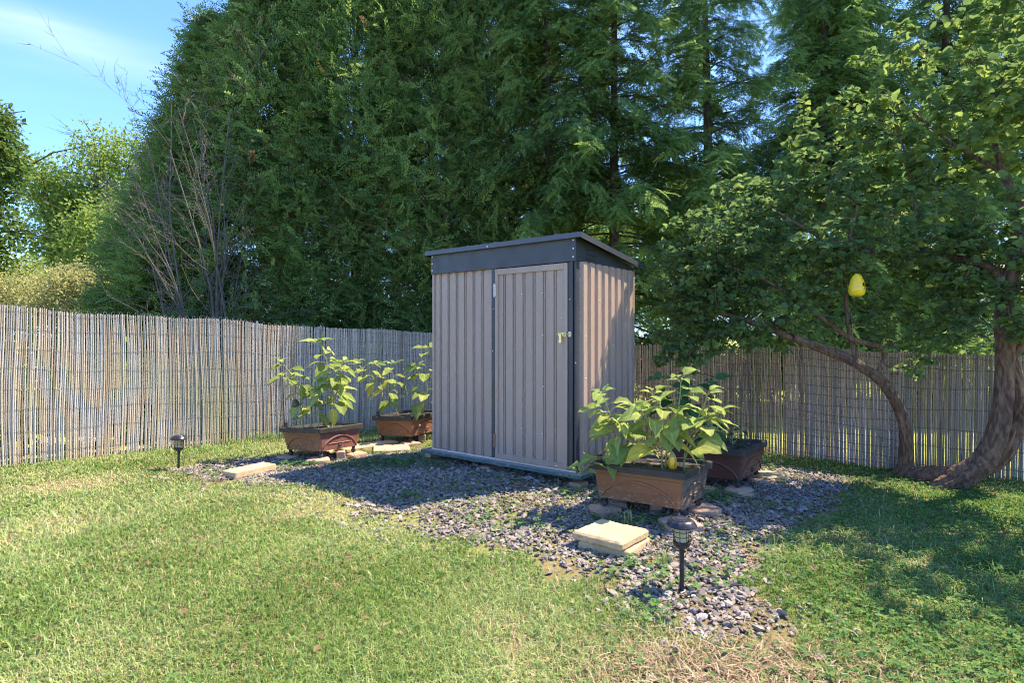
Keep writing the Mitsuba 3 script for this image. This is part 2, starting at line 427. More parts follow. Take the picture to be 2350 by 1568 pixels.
def blades(x, y, L, W, col, bend, r, lie=0.0):
    N = len(x)
    a = r.uniform(0, 2 * np.pi, N); b = a + np.pi / 2 + r.normal(0, .3, N)
    dirn = np.stack([np.cos(a), np.sin(a)], 1); side = np.stack([np.cos(b), np.sin(b)], 1)
    base = np.c_[x, y, gh(x, y) - .004]
    t1 = r.uniform(.05, .55, N) + lie; t2 = t1 + bend * r.uniform(.3, 1.1, N)
    p1 = base + np.c_[dirn * (np.sin(t1) * L * .55)[:, None], np.maximum(np.cos(t1), .02) * L * .55]
    p2 = p1 + np.c_[dirn * (np.sin(t2) * L * .5)[:, None], np.cos(t2) * L * .5]
    p2[:, 2] = np.maximum(p2[:, 2], base[:, 2] + .006)
    sd = np.c_[side, np.zeros(N)] * (W * .5)[:, None]
    v = np.stack([base - sd, base + sd, p1 - sd * .85, p1 + sd * .85, p2], 1)
    f = np.array([[0, 1, 3], [0, 3, 2], [2, 3, 4]])[None] + (np.arange(N) * 5)[:, None, None]
    u = np.stack([np.repeat(col, 5), np.tile([0, 0, .5, .5, 1.], N)], 1)
    return v.reshape(-1, 3), f.reshape(-1, 3), u


def lawn_points(N, r, p=1.6):
    """points of the lawn, denser towards the viewer"""
    dd = 1.55 * (r.random(N) * ((7.6 / 1.55) ** (2 - p) - 1) + 1) ** (1 / (2 - p))
    xx = r.uniform(-1.02, 1.02, N) * dd
    return xx, dd


PAVED = []   # outlines where no grass grows; filled below before the grass is made
DRY = lambda x, y: meshkit.fbm(np.stack([x * 1.5, y * 1.5, x * 0 + 1], -1), 4, 31)


def make_grass():
    r = rot(13)
    x, y = lawn_points(330000, r)
    ok = shapely.contains_xy(YARD, x, y)
    jx = x + .16 * (meshkit.noise(np.stack([x * 5, y * 5, x * 0], -1), 8) - .5) * 2 + r.normal(0, .02, len(x))
    jy = y + .16 * (meshkit.noise(np.stack([x * 5, y * 5, x * 0 + 7], -1), 8) - .5) * 2 + r.normal(0, .02, len(x))
    inbed = shapely.contains_xy(BED.buffer(-.02), jx, jy)
    weedy = meshkit.fbm(np.stack([x * 2.2, y * 2.2, x * 0 + 6], -1), 3, 17)
    ok &= ~inbed | ((r.random(len(x)) < .16) & (weedy > .56))
    for p in PAVED:
        ok &= ~shapely.contains_xy(p, x, y)
    dry = DRY(x, y)
    strawzone = np.exp(-(((x - .72) / .42) ** 2 + ((y - 2.0) / .30) ** 2))
    ok &= r.random(len(x)) > np.clip(strawzone * .85 + np.clip((dry - .60) * 4, 0, .6), 0, .9)
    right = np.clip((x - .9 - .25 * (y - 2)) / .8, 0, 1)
    ok &= r.random(len(x)) > right * .45
    x, y, dry, right = x[ok], y[ok], dry[ok], right[ok]
    N = len(x)
    d = np.hypot(x, y)
    L = r.uniform(.022, .055, N) * (1 + .5 * (meshkit.noise(np.stack([x * 2, y * 2, x * 0], -1), 5) - .5)) * np.where(r.random(N) < .03, 1.7, 1)
    W = r.uniform(.0027, .0050, N) * np.clip(d / 2.6, .85, 2.0)
    far = np.clip((y - 3.6) / 2.0, 0, 1)
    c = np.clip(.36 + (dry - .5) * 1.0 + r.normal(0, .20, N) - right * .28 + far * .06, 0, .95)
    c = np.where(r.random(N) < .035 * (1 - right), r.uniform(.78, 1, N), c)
    mb = MB()
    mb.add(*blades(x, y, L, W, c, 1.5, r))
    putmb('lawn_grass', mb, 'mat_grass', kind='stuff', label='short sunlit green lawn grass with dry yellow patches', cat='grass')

    # trodden thatch: dry blades lying low between the green ones
    x, y = lawn_points(60000, r)
    ok = shapely.contains_xy(YARD, x, y) & ~shapely.contains_xy(BED.buffer(.02), x + r.normal(0, .05, len(x)), y + r.normal(0, .05, len(x)))
    for p in PAVED:
        ok &= ~shapely.contains_xy(p, x, y)
    ok &= (r.random(len(x)) < np.clip(.20 + (DRY(x, y) - .5) * 2.6, .08, .6)) & (r.random(len(x)) > np.clip((x - 1.2) / 1.5, 0, .8))
    x, y = x[ok], y[ok]
    N = len(x)
    mb = MB()
    mb.add(*blades(x, y, r.uniform(.03, .06, N), r.uniform(.0024, .004, N) * np.clip(np.hypot(x, y) / 2.6, .85, 2), r.uniform(.72, 1, N), .5, r, lie=.85))
    putmb('dead_grass', mb, 'mat_grass', kind='stuff', label='dry straw coloured thatch lying low in the lawn', cat='grass')

    # clippings heap at the near end of the gravel
    N = 4200
    x, y = .72 + r.normal(0, .36, N), 2.0 + r.normal(0, .2, N)
    ok = r.random(N) < np.exp(-(((x - .72) / .55) ** 2 + ((y - 1.97) / .28) ** 2)) * 1.3
    x, y = x[ok], y[ok]
    N = len(x)
    a = r.uniform(0, np.pi, N); L = r.uniform(.03, .10, N); W = r.uniform(.0018, .004, N)
    z = gh(x, y) + .004 + r.random(N) * .022
    dv = np.c_[np.cos(a), np.sin(a), r.normal(0, .22, N)] * L[:, None] * .5
    sd = np.c_[-np.sin(a), np.cos(a), np.zeros(N)] * W[:, None] * .5
    P = np.c_[x, y, z]; mid = P + np.c_[np.zeros((N, 2)), r.uniform(0, .014, N)]
    v = np.stack([P - dv - sd, P - dv + sd, mid - sd, mid + sd, P + dv - sd, P + dv + sd], 1)
    f = np.array([[0, 1, 3], [0, 3, 2], [2, 3, 5], [2, 5, 4]])[None] + (np.arange(N) * 6)[:, None, None]
    mb = MB().add(v.reshape(-1, 3), f.reshape(-1, 3), np.stack([np.repeat(r.random(N), 6), np.tile(np.linspace(0, 1, 6), N)], 1))
    putmb('dry_clippings', mb, 'mat_straw', kind='stuff', label='heap of dry brown grass clippings at the near tip of the gravel', cat='clippings')


def leaflet_round():
    t = np.array([[0, 0, 0], [.35, .38, .10], [.75, .40, .12], [1, .12, .05], [1, -.12, .05], [.75, -.40, .12], [.35, -.38, .10], [.6, 0, 0]])
    f = np.array([[0, 1, 7], [1, 2, 7], [2, 3, 7], [3, 4, 7], [4, 5, 7], [5, 6, 7], [6, 0, 7]])
    return t, f


def clover(x, y, r, size, hgt, c):
    """three leaflets on a stalk at every point"""
    N = len(x)
    tv, tf = leaflet_round()
    a = r.uniform(0, 2 * np.pi, N)
    mb = MB()
    top = np.c_[x, y, gh(x, y) + hgt] + np.c_[r.normal(0, .006, (N, 2)), np.zeros(N)]
    tilt = r.normal(0, .3, (N, 3)) + [0, 0, 1]
    for k in range(3):
        b = a + k * 2.094
        d = np.stack([np.cos(b), np.sin(b), r.uniform(-.15, .35, N)], 1)
        mb.add(*scatter(tv, tf, np.zeros(len(tv)), frames(d, tilt), top, size * r.uniform(.8, 1.15, N), c))
    base = np.c_[x, y, gh(x, y) - .003]
    sd = np.c_[np.full(N, .0011), np.zeros((N, 2))]
    v = np.stack([base - sd, base + sd, top], 1)
    mb.add(v.reshape(-1, 3), (np.array([[0, 1, 2]])[None] + (np.arange(N) * 3)[:, None, None]).reshape(-1, 3), np.stack([np.repeat(c, 3), np.zeros(3 * N)], 1))
    return mb


def make_weeds():
    r = rot(14)
    # clover carpet on the right, thin elsewhere
    x, y = lawn_points(60000, r, 1.5)
    pr = np.clip((x - .75 - .22 * (y - 2)) / .7, 0, 1) * .62 + .035
    ok = shapely.contains_xy(YARD, x, y) & (r.random(len(x)) < pr)
    jx, jy = x + r.normal(0, .06, len(x)), y + r.normal(0, .06, len(x))
    ok &= ~shapely.contains_xy(BED, jx, jy)
    for p in PAVED:
        ok &= ~shapely.contains_xy(p, x, y)
    x, y = x[ok], y[ok]
    N = len(x)
    mb = clover(x, y, r, r.uniform(.009, .017, N), r.uniform(.012, .042, N), np.clip(r.normal(.45, .25, N), 0, 1))
    putmb('clover_carpet', mb, 'mat_clover', kind='stuff', label='low green clover mixed into the shaded grass at the right', cat='clover')
    # weeds in the gravel, in clumps
    cx, cy, cr = [], [], []
    spots = [(-.35, 4.35, .28, 90), (-.05, 4.62, .22, 60), (-1.25, 5.3, .35, 260), (-1.9, 5.35, .22, 160), (-.95, 5.35, .30, 240), (-.62, 5.1, .16, 60), (.45, 4.2, .16, 60), (.62, 3.62, .16, 90),
             (.88, 3.62, .16, 120), (1.35, 3.35, .3, 80), (1.45, 4.2, .22, 170), (1.3, 4.3, .2, 120), (.55, 2.95, .16, 60), (.75, 2.75, .2, 70), (.58, 2.44, .12, 45), (1.0, 2.85, .2, 60),
             (1.7, 4.0, .3, 80), (2.1, 4.6, .3, 90), (1.1, 3.2, .25, 60), (-.2, 3.75, .3, 60), (.15, 3.55, .25, 70), (-.75, 4.15, .2, 90), (-2.5, 5.0, .25, 60), (.0, 4.0, .4, 60), (1.9, 5.2, .4, 120)]
    for a, b, s_, n_ in spots:
        n_ = int(n_ * (.65 if b < 5 else 1))
        cx.append(r.normal(a, s_ * .55, n_)); cy.append(r.normal(b, s_ * .45, n_))
    x, y = np.concatenate(cx), np.concatenate(cy)
    ok = np.ones(len(x), bool)
    for p in PAVED:
        ok &= ~shapely.contains_xy(p, x, y)
    x, y = x[ok], y[ok]
    N = len(x)
    mb = clover(x, y, r, r.uniform(.011, .023, N), r.uniform(.02, .055, N), np.clip(r.normal(.5, .22, N), 0, 1))
    putmb('gravel_weeds', mb, 'mat_clover', kind='stuff', label='small leafy green weeds growing through the gravel', cat='weeds')
    # taller tufts along the fence foot
    mb = MB()
    for (a, b, n_, h_) in [(-3.0, 6.42, 120, .16), (-2.75, 6.62, 160, .2), (-2.2, 7.05, 140, .14), (-1.6, 7.3, 120, .14), (-3.5, 5.98, 60, .1), (-2.98, 5.35, 8, .33), (-4.2, 5.35, 80, .09), (.78, 3.0, 26, .14), (.70, 3.55, 14, .2), (1.9, 6.1, 120, .1)]:
        s_ = .02 if n_ < 30 else .14
        x, y = r.normal(a, s_, n_), r.normal(b, s_ * .5, n_)
        mb.add(*blades(x, y, r.uniform(.5, 1, n_) * h_, np.full(n_, .005), np.clip(r.normal(.3, .2, n_), 0, .7), 1.2, r))
    putmb('fence_foot_grass', mb, 'mat_grass', kind='stuff', label='taller green grass tufts along the foot of the fence', cat='grass')


# ------------------------------------------------------------------ shed
shed = thing('tool_shed', 'small taupe metal garden shed with charcoal sloping roof and one door', 'shed')
W_, D_, HS, HW = 1.527, .92, 1.78, 1.585        # width, depth, front height, wall height


def ribbed(x0, x1, z0, z1, y, ribs, rib_w, depth, thick=.006, outward=-1, edge_rib=False):
    """a steel sheet in the xz plane at y with vertical ribs standing proud by depth"""
    pr = [(x0, 0)]
    for c in ribs:
        a = rib_w / 2
        pr += [(c - a, 0), (c - a * .55, depth), (c + a * .55, depth), (c + a, 0)]
    pr.append((x1, 0))
    pr = np.array(pr); n = len(pr)
    front = np.c_[pr[:, 0], y + outward * pr[:, 1]]
    back = np.c_[pr[:, 0], np.full(n, y - outward * thick)]
    v = np.vstack([np.c_[front, np.full(n, z0)], np.c_[front, np.full(n, z1)], np.c_[back, np.full(n, z0)], np.c_[back, np.full(n, z1)]])
    f = []
    for i in range(n - 1):
        f += [[i, i + 1, n + i + 1, n + i], [2 * n + i + 1, 2 * n + i, 3 * n + i, 3 * n + i + 1], [n + i, n + i + 1, 3 * n + i + 1, 3 * n + i], [i + 1, i, 2 * n + i, 2 * n + i + 1]]
    f += [[0, n, 3 * n, 2 * n], [n - 1, 3 * n - 1, 4 * n - 1, 2 * n - 1]]
    return L2W(v) if outward == -1 else v, np.array(f)


def groove_sheet(x0, x1, z0, z1, y, ribs):
    """front sheet: broad pans divided by narrow pairs of raised beads"""
    pr = [(x0, 0)]
    for c in ribs:
        pr += [(c - .016, 0), (c - .013, -.011), (c - .006, -.011), (c - .003, -.001), (c + .003, -.001), (c + .006, -.011), (c + .013, -.011), (c + .016, 0)]
    pr.append((x1, 0))
    pr = np.array(pr); n = len(pr)
    fr = np.c_[pr[:, 0], y - pr[:, 1]]
    nz = 15
    zz = np.linspace(z0, z1, nz)
    v = np.vstack([np.c_[fr, np.full(n, z)] for z in zz])
    w_ = (meshkit.noise(np.c_[v[:, 0] * 5 + x0 * 9, v[:, 2] * 3.2, v[:, 0] * 0], 5) - .5) * .0045 + (meshkit.noise(np.c_[v[:, 0] * 14, v[:, 2] * 9 + x0, v[:, 0] * 0], 8) - .5) * .0016
    v[:, 1] += w_ * np.sin(np.pi * np.clip((v[:, 2] - z0) / (z1 - z0), 0, 1)) ** .4 * np.sin(np.pi * np.clip((v[:, 0] - x0) / (x1 - x0), 0, 1)) ** .4
    f = [[k * n + i, k * n + i + 1, (k + 1) * n + i + 1, (k + 1) * n + i] for k in range(nz - 1) for i in range(n - 1)]
    m = len(v); t_ = (nz - 1) * n
    v = np.vstack([v, [[x0, y + .016, z0], [x1, y + .016, z0], [x0, y + .016, z1], [x1, y + .016, z1]]])
    f += [[m + 1, m, m + 2, m + 3]]
    return L2W(v), np.array(f)


def sbox(name, x0, x1, y0, y1, z0, z1, mat, parent=shed, b=.002, **kw):
    m = bx(x0, x1, y0, y1, z0, z1, b)
    return put(name, trimesh.Trimesh(L2W(m.vertices), m.faces, process=False), mat, parent, **kw)


put('front_panel', groove_sheet(.022, .697, .0, HW, .012, [.022 + .048 + k * .1065 for k in range(7)][1:7] if False else [.092 + k * .1 for k in range(6)]), 'mat_taupe', shed)
sbox('corner_trim', -.004, .022, -.003, .03, 0, HW, 'mat_taupe')
sbox('door_post', .699, .749, -.001, .03, 0, HW, 'mat_charcoal')
# door with its border frame, hung a little proud
door = put('door', groove_sheet(.778, 1.430, .055, HW - .055, -.004, [.842 + k * .1 for k in range(6)]), 'mat_taupe', shed)
sbox('frame', .751, .780, -.018, .012, .012, HW - .010, 'mat_taupe', door)
sbox('frame', 1.428, 1.457, -.018, .012, .012, HW - .010, 'mat_taupe', door)
sbox('frame', .780, 1.428, -.0175, .010, HW - .058, HW - .010, 'mat_taupe', door)
sbox('frame', .780, 1.428, -.0175, .010, .012, .056, 'mat_taupe', door)
for z in (.16, 1.40):
    mb = MB().tm(bx(.738, .764, -.024, -.0185, z - .048, z + .048, .002))
    mb.add(*tube([[.751, -.027, z - .055], [.751, -.027, z + .055]], .0065, 8))
    put('hinge', (L2W(mb.mesh()[0]), mb.mesh()[1]), 'mat_rust' if z < 1 else 'mat_hinge', door)
# barrel bolt
bz = 1.035
mb = MB().tm(bx(1.385, 1.452, -.024, -.0185, bz - .018, bz + .016, .002))
mb.add(*tube([[1.372, -.031, bz], [1.486, -.031, bz]], .0055, 10))
for x in (1.392, 1.428):
    mb.tm(bx(x, x + .009, -.040, -.024, bz - .012, bz + .012, .002))
mb.tm(bx(1.400, 1.420, -.043, -.036, bz - .040, bz + .004, .003))
mb.add(*tube([[1.410, -.043, bz - .052], [1.410, -.035, bz - .052]], [.0135, .0135], 14))
put('bolt_latch', (L2W(mb.mesh()[0]), mb.mesh()[1]), 'mat_brass', door, label='brass barrel bolt on the door edge')
mb = MB().tm(bx(1.474, 1.494, -.026, -.0055, bz - .020, bz + .020, .002))
put('bolt_keeper', (L2W(mb.mesh()[0]), mb.mesh()[1]), 'mat_hinge', shed)
sbox('door_jamb', 1.461, 1.500, -.005, .03, 0, HW, 'mat_charcoal')
sbox('door_jamb', 1.502, 1.514, .008, .03, 0, HW, 'mat_blackplastic')
sbox('corner_trim', 1.516, 1.531, -.004, .045, 0, HW, 'mat_charcoal')
sbox('sill_rail', -.006, W_ + .004, -.010, -.001, -.004, .011, 'mat_hinge')


def side_sheet(x, sgn):
    ys = [.047 + .0]
    pr = [(.046, 0)]
    n_r = 8
    pitch = (D_ - .06) / n_r
    for k in range(n_r):
        c = .046 + pitch * (k + .5)
        pr += [(c - .034, 0), (c - .026, .024), (c + .026, .024), (c + .034, 0)]
    pr.append((D_ - .012, 0))
    pr = np.array(pr); n = len(pr)
    fr = np.c_[x + sgn * pr[:, 1], pr[:, 0]]
    v = np.vstack([np.c_[fr, np.zeros(n)], np.c_[fr, np.full(n, HW)], [[x - sgn * .01, .046, 0], [x - sgn * .01, D_ - .012, 0], [x - sgn * .01, .046, HW], [x - sgn * .01, D_ - .012, HW]]])
    m = 2 * n
    f = [[i, i + 1, n + i + 1, n + i] for i in range(n - 1)] + [[m + 1, m, m + 2, m + 3], [0, n, m + 2, m], [n - 1, m + 1, m + 3, 2 * n - 1]]
    f = np.array(f)
    return L2W(v), (f if sgn > 0 else f[:, ::-1])


put('side_panel', side_sheet(W_ - .002, 1), 'mat_taupe', shed)
put('side_panel', side_sheet(.006, -1), 'mat_taupe', shed)
sbox('corner_trim', W_ - .014, W_ + .014, D_ - .011, D_ + .012, 0, HW, 'mat_taupe')
sbox('corner_trim', -.006, .016, D_ - .011, D_ + .012, 0, HW, 'mat_taupe')
sbox('back_panel', .018, W_ - .016, D_ - .004, D_ + .006, 0, HW, 'mat_taupe')
# fascia and gables
sbox('fascia', -.008, W_ + .006, -.016, -.008, HW - .004, HS - .012, 'mat_charcoal', b=.003)
for x in (-.006, W_ - .006):
    v = np.array([[x + a, y, z] for a in (0, .010) for y, z in ((-.007, HW + .001), (D_ + .01, HW + .001), (D_ + .01, HW + .030), (-.007, HS - .014))])
    gb = put('gable_panel', trimesh.Trimesh(L2W(v), trimesh.convex.convex_hull(v).faces if False else np.array([[0, 2, 1], [0, 3, 2], [4, 5, 6], [4, 6, 7], [0, 1, 5], [0, 5, 4], [1, 2, 6], [1, 6, 5], [2, 3, 7], [2, 7, 6], [3, 0, 4], [3, 4, 7]]), process=False), 'mat_charcoal', shed)
    if x > 0:
        for col in (0, 1):
            for row in range(3):
                y0, z0 = .115 + col * .085, HW + .026 + row * .034
                m = trimesh.convex.convex_hull(np.array([[x + .0095, y0, z0], [x + .0095, y0 + .075, z0], [x + .0095, y0, z0 + .022], [x + .0095, y0 + .075, z0 + .022], [x + .021, y0 + .003, z0 + .002], [x + .021, y0 + .072, z0 + .002]]))
                put('vent_louvre', trimesh.Trimesh(L2W(m.vertices), m.faces, process=False), 'mat_charcoal', gb)
# roof: thin sheet with a folded edge all round
zf, zb = HS, HW + .052
ya, yb = -.050, D_ + .060
xa, xb = -.042, W_ + .072
zs = lambda y: zf + (zb - zf) * (y - ya) / (yb - ya)


def plate(x0, x1, y0, y1, d0, d1):
    v = np.array([[x, y, zs(y) + d] for x in (x0, x1) for y in (y0, y1) for d in (d0, d1)])
    m = trimesh.convex.convex_hull(v)
    return trimesh.Trimesh(L2W(m.vertices), m.faces, process=False)


roof = put('roof', plate(xa, xb, ya, yb, .0, .006), 'mat_roof', shed)
put('edge_trim', plate(xa - .004, xb + .004, ya - .005, ya, -.030, .008), 'mat_roof', roof)
put('edge_trim', plate(xb, xb + .005, ya, yb, -.034, .009), 'mat_roof', roof)
put('edge_trim', plate(xa - .005, xa, ya, yb, -.034, .009), 'mat_roof', roof)
for k in range(5):
    x = .16 + k * .3
    put('roof_rib', plate(x, x + .025, ya + .002, yb - .002, .0055, .016), 'mat_roof', roof)


def screw(x, y, z, n=(0, -1, 0), r=.0075, parent=shed):
    v, f = lathe([(0, .0045), (r * .6, .004), (r, .001), (r, -.002)], 10)
    n = np.array(n, float)
    R = frames(np.array([[.3, .1, 1.]]), n[None])[0]
    v = v @ np.stack([R[:, 0], R[:, 1], R[:, 2]], 1).T + [x, y, z]
    put('screw', (L2W(v), f), 'mat_screw', parent)


for x, zz in ((.012, (HW + .03, HW + .092, HW + .155)), (W_ - .014, (HW + .03, HW + .092, HW + .155))):
    for z in zz:
        screw(x, -.0165, z)
screw(.70, ya - .0055, HS - .016)
for x, z in ((1.02, 1.36), (1.22, 1.36), (1.225, 1.03), (1.405, 1.16), (1.23, .63), (1.02, .28), (1.22, .26), (1.36, .03)):
    screw(x, -.005 if z > .05 else -.018, z, r=.0058)
for y, z in ((.09, 1.02), (.09, .70), (.31, 1.3), (.52, .95), (.73, 1.12)):
    screw(W_ + .0225, .046 + .1075 * (round((y - .09) / .1075) + .5), z, (1, 0, 0), .006)
for x, z in ((.712, .9), (.722, 1.25), (1.475, 1.30), (1.525, .82)):
    screw(x, -.0045 if x > 1.5 else (-.0015 if x < 1 else -.0055), z, r=.005)

# ------------------------------------------------------------------ platform under the shed
plat = thing('shed_platform', 'low plywood platform with teal painted edge carrying the metal shed', 'platform')
rng = rot(21)
for k in range(5):
    y0 = -.055 + k * .22
    m = bx(-.085, 1.605, y0, y0 + .216, -.030, -.0045, .003)
    v = L2W(m.vertices)
    put('deck_board', trimesh.Trimesh(v, m.faces, process=False), 'mat_plank', plat, uv=np.tile([rng.random(), .5], (len(v), 1)))
sbox('edge_trim', -.090, 1.611, -.062, -.056, -.034, -.006, 'mat_teal', plat)
sbox('edge_trim', 1.606, 1.612, -.055, 1.04, -.034, -.006, 'mat_teal', plat)
sbox('edge_trim', -.092, -.086, -.055, 1.04, -.034, -.006, 'mat_teal', plat)
for x in (.02, .76, 1.47):
    sbox('joist', x, x + .05, .03, 1.0, -.072, -.031, 'mat_twig', plat)
for kx, x in enumerate((-.07, .60, 1.48)):
    for ky, y in enumerate((-.03, .86)):
        w = L2W([x + .05, y + .05, 0])
        g_ = float(gh(w[0], w[1])) - .15
        m = bx(x, x + (.07 if kx == 0 else .10), y, y + .12, g_ - .012, -.073 if kx else -.0345, .004)
        put('support_block', trimesh.Trimesh(L2W(m.vertices), m.faces, process=False), 'mat_paver', label='%s stone block %s under the shed platform' % (('reddish', 'middle grey', 'right hand grey')[kx], 'at the front' if ky == 0 else 'at the back'), cat='block')
PAVED.append(deck_poly.buffer(-.05))

# ------------------------------------------------------------------ planters
PLANTER_FRAMES = {}


def planter(tagname, label, n, a, t1, t2, Ld, Wd, ins, h=.215, mat_x='mat_copper', mat_y='mat_rustbrown', drop=.056):
    """tapered box; dl runs along the long visible side, dr along the other"""
    k = thing('planter_box', label, 'planter', 'rolling planter boxes with arched sides')
    dl = np.array([math.cos(a) * math.cos(t1), math.sin(a) * math.cos(t1), math.sin(t1)])
    dr_ = np.array([math.sin(a) * math.cos(t2), -math.cos(a) * math.cos(t2), math.sin(t2)])
    up = np.cross(dr_, dl); up /= np.linalg.norm(up)
    M = np.stack([dr_, dl, up], 1)
    n = np.asarray(n, float)
    w = lambda v: np.asarray(v, float) @ M.T + n
    PLANTER_FRAMES[tagname] = (w, Ld, Wd, h)

    def ring(i_, z, r=.02):
        p = shapely.box(i_, i_, Wd - i_, Ld - i_).buffer(-r).buffer(r, quad_segs=3)
        c = np.array(p.exterior.coords)[:-1][::-1]
        if not shapely.LinearRing(c).is_ccw:
            c = c[::-1]
        return np.c_[c, np.full(len(c), z)]
    insat = lambda z: ins * (1 - z / h)
    # body, its two tones by side: the faces along dl are copper, the short ends rust brown
    r0, r1 = ring(ins, 0), ring(insat(h - .03), h - .03)
    m_ = len(r0)
    f = np.array([[i, (i + 1) % m_, m_ + (i + 1) % m_, m_ + i] for i in range(m_)])
    v = np.vstack([r0, r1])
    cen = v[f].mean(1)
    fn_ = np.cross(v[f[:, 1]] - v[f[:, 0]], v[f[:, 2]] - v[f[:, 0]])
    sidex = np.abs(fn_[:, 1]) <= np.abs(fn_[:, 0]) * 1.2
    fx, fy = f[sidex], f[~sidex]
    bottom = np.c_[np.zeros(m_ - 2, int), np.arange(2, m_), np.arange(1, m_ - 1)]
    tri = lambda q_: np.vstack([q_[:, [0, 1, 2]], q_[:, [0, 2, 3]]])
    body = put('body', (w(v), np.vstack([tri(fx), bottom])), mat_x, k, smooth=False)
    for half in (fy[cen[~sidex][:, 1] < Ld / 2], fy[cen[~sidex][:, 1] >= Ld / 2]):
        ids, inv = np.unique(tri(half), return_inverse=True)
        put('end_wall', (w(v[ids]), inv.reshape(-1, 3)), mat_y, k, smooth=False)
    # arch mouldings and lines
    def arch(pt, span, mat):
        mb = MB()
        c = span / 2
        A = [(c - .40 * span + .8 * span * s_, .012 + .118 * math.sin(math.pi * min(max(s_, 0), 1)) ** .62) for s_ in np.linspace(0.0, 1.0, 19)]
        P = [pt(a_, z_) for a_, z_ in A]
        mb.add(*tube(P, [.0105] * 10 + [.007] * 9, 6))
        P = [pt(c - .27 * span + .54 * span * s_, .060) for s_ in np.linspace(0, 1, 5)]
        mb.add(*tube(P, .0042, 5))
        P = [pt(.03 + (span - .06) * s_, h - .068) for s_ in np.linspace(0, 1, 5)]
        mb.add(*tube(P, .0022, 4))
        put('arch_moulding', (w(mb.mesh()[0]), mb.mesh()[1]), mat, k, smooth=True)
    arch(lambda a_, z_: (insat(z_) - .001, a_, z_), Ld, mat_x)
    arch(lambda a_, z_: (a_, insat(z_) - .001, z_), Wd, mat_y)
    arch(lambda a_, z_: (Wd - insat(z_) + .001, a_, z_), Ld, mat_x)
    arch(lambda a_, z_: (a_, Ld - insat(z_) + .001, z_), Wd, mat_y)
    m = bx(Wd * .5 - .016, Wd * .5 + .016, ins - .010, ins + .012, .022, .048, .003)
    m = trimesh.Trimesh(w(m.vertices - [0, .008, 0]), m.faces, process=False)
    put('drain_plug', m, 'mat_blackplastic', k)
    # rim
    rings = [ring(-.003 + insat(h - .046), h - .048), ring(-.012, h - .045), ring(-.014, h - .006), ring(-.006, h), ring(.012, h), ring(.020, h - .030)]
    v = np.vstack(rings)
    f = np.array([[q_ * m_ + i, q_ * m_ + (i + 1) % m_, (q_ + 1) * m_ + (i + 1) % m_, (q_ + 1) * m_ + i] for q_ in range(5) for i in range(m_)])
    put('rim', (w(v), f), 'mat_blackplastic', k, smooth=35)
    # soil under a black cover, slightly humped
    gx, gy = np.meshgrid(np.linspace(.016, Wd - .016, 16), np.linspace(.016, Ld - .016, 16), indexing='ij')
    hz = h - .026 + .016 * np.sin(np.pi * gx / Wd) * np.sin(np.pi * gy / Ld) + .012 * (meshkit.fbm(np.stack([gx * 14 + n[0], gy * 14, gx * 0], -1), 2, 3) - .5)
    i, j = np.meshgrid(np.arange(15), np.arange(15), indexing='ij')
    q_ = np.stack([i * 16 + j, (i + 1) * 16 + j, (i + 1) * 16 + j + 1, i * 16 + j + 1], -1).reshape(-1, 4)
    put('mulch_cover', (w(np.stack([gx, gy, hz], -1).reshape(-1, 3)), q_), 'mat_mulchcover', k, smooth=True)
    # filling tube
    v, f, _ = tube([(.04, Ld - .045, h - .03), (.036, Ld - .04, h + .045)], .017, 8, False)
    put('fill_tube', (w(v), f), 'mat_blackplastic', k, smooth=True)
    # casters
    feet = []
    for (x, y) in ((ins + .025, ins + .03), (ins + .025, Ld - ins - .03), (Wd - ins - .025, ins + .03), (Wd - ins - .025, Ld - ins - .03)):
        mb = MB().tm(bx(x - .016, x + .016, y - .014, y + .014, -.018, .002, .004))
        c = put('caster', trimesh.Trimesh(w(mb.mesh()[0]), mb.mesh()[1], process=False), 'mat_blackplastic', k)
        o = w([x, y, -.010])
        cz = drop - .010 - .021
        vv, ff = lathe([(0, -.014), (.017, -.014), (.022, -.008), (.022, .008), (.017, .014), (0, .014)], 16)
        ang = rot(int(abs(x * 1000 + y * 77 + n[0] * 311))).uniform(0, 3.1)
        hd = np.array([math.cos(ang), math.sin(ang), 0])
        Rw = np.stack([np.cross(hd, [0, 0, 1.]), [0, 0, 1.], hd], 1)
        put('wheel', (vv @ Rw.T + o + hd * .0 + [0, 0, -cz - .004], ff), 'mat_blackplastic', c, smooth=40)
        feet.append((o[0], o[1], o[2] - cz - .004 - .022))
    return k, feet


ft = {}
_, ft['A'] = planter('A', 'copper brown planter box with red end, left of the shed, nearest the left lamp', (-1.75, 5.384, .114), 2.513, -.069, -.017, .605, .494, .035)
_, ft['B'] = planter('B', 'copper brown planter box half hidden behind the left edge of the shed', (-1.054, 6.24, .108), 2.672, -.048, .001, .515, .62, .039, mat_y='mat_rustbrown')
s_ = 1.07
_, ft['C'] = planter('C', 'copper brown planter box in front of the right side of the shed, nearest the viewer', (.949 * s_, 3.276 * s_, 1.16 - .965 * s_), 2.518, -.015, -.038, .573 * s_, .487 * s_, .035, h=.215 * s_, mat_y='mat_mudbrown')
s_ = 1.055
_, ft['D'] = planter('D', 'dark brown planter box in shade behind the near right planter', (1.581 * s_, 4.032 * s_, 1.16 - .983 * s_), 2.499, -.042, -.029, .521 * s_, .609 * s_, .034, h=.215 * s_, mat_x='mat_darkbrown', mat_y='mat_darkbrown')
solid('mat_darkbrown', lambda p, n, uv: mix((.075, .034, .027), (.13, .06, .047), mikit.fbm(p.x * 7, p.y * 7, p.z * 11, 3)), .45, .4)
solid('mat_mudbrown', lambda p, n, uv: mix((.06, .045, .035), (.20, .155, .11), mikit.fbm(p.x * 30, p.y * 30, p.z * 40, 4)), .7, .3)

# pavers below the wheels
rng = rot(22)


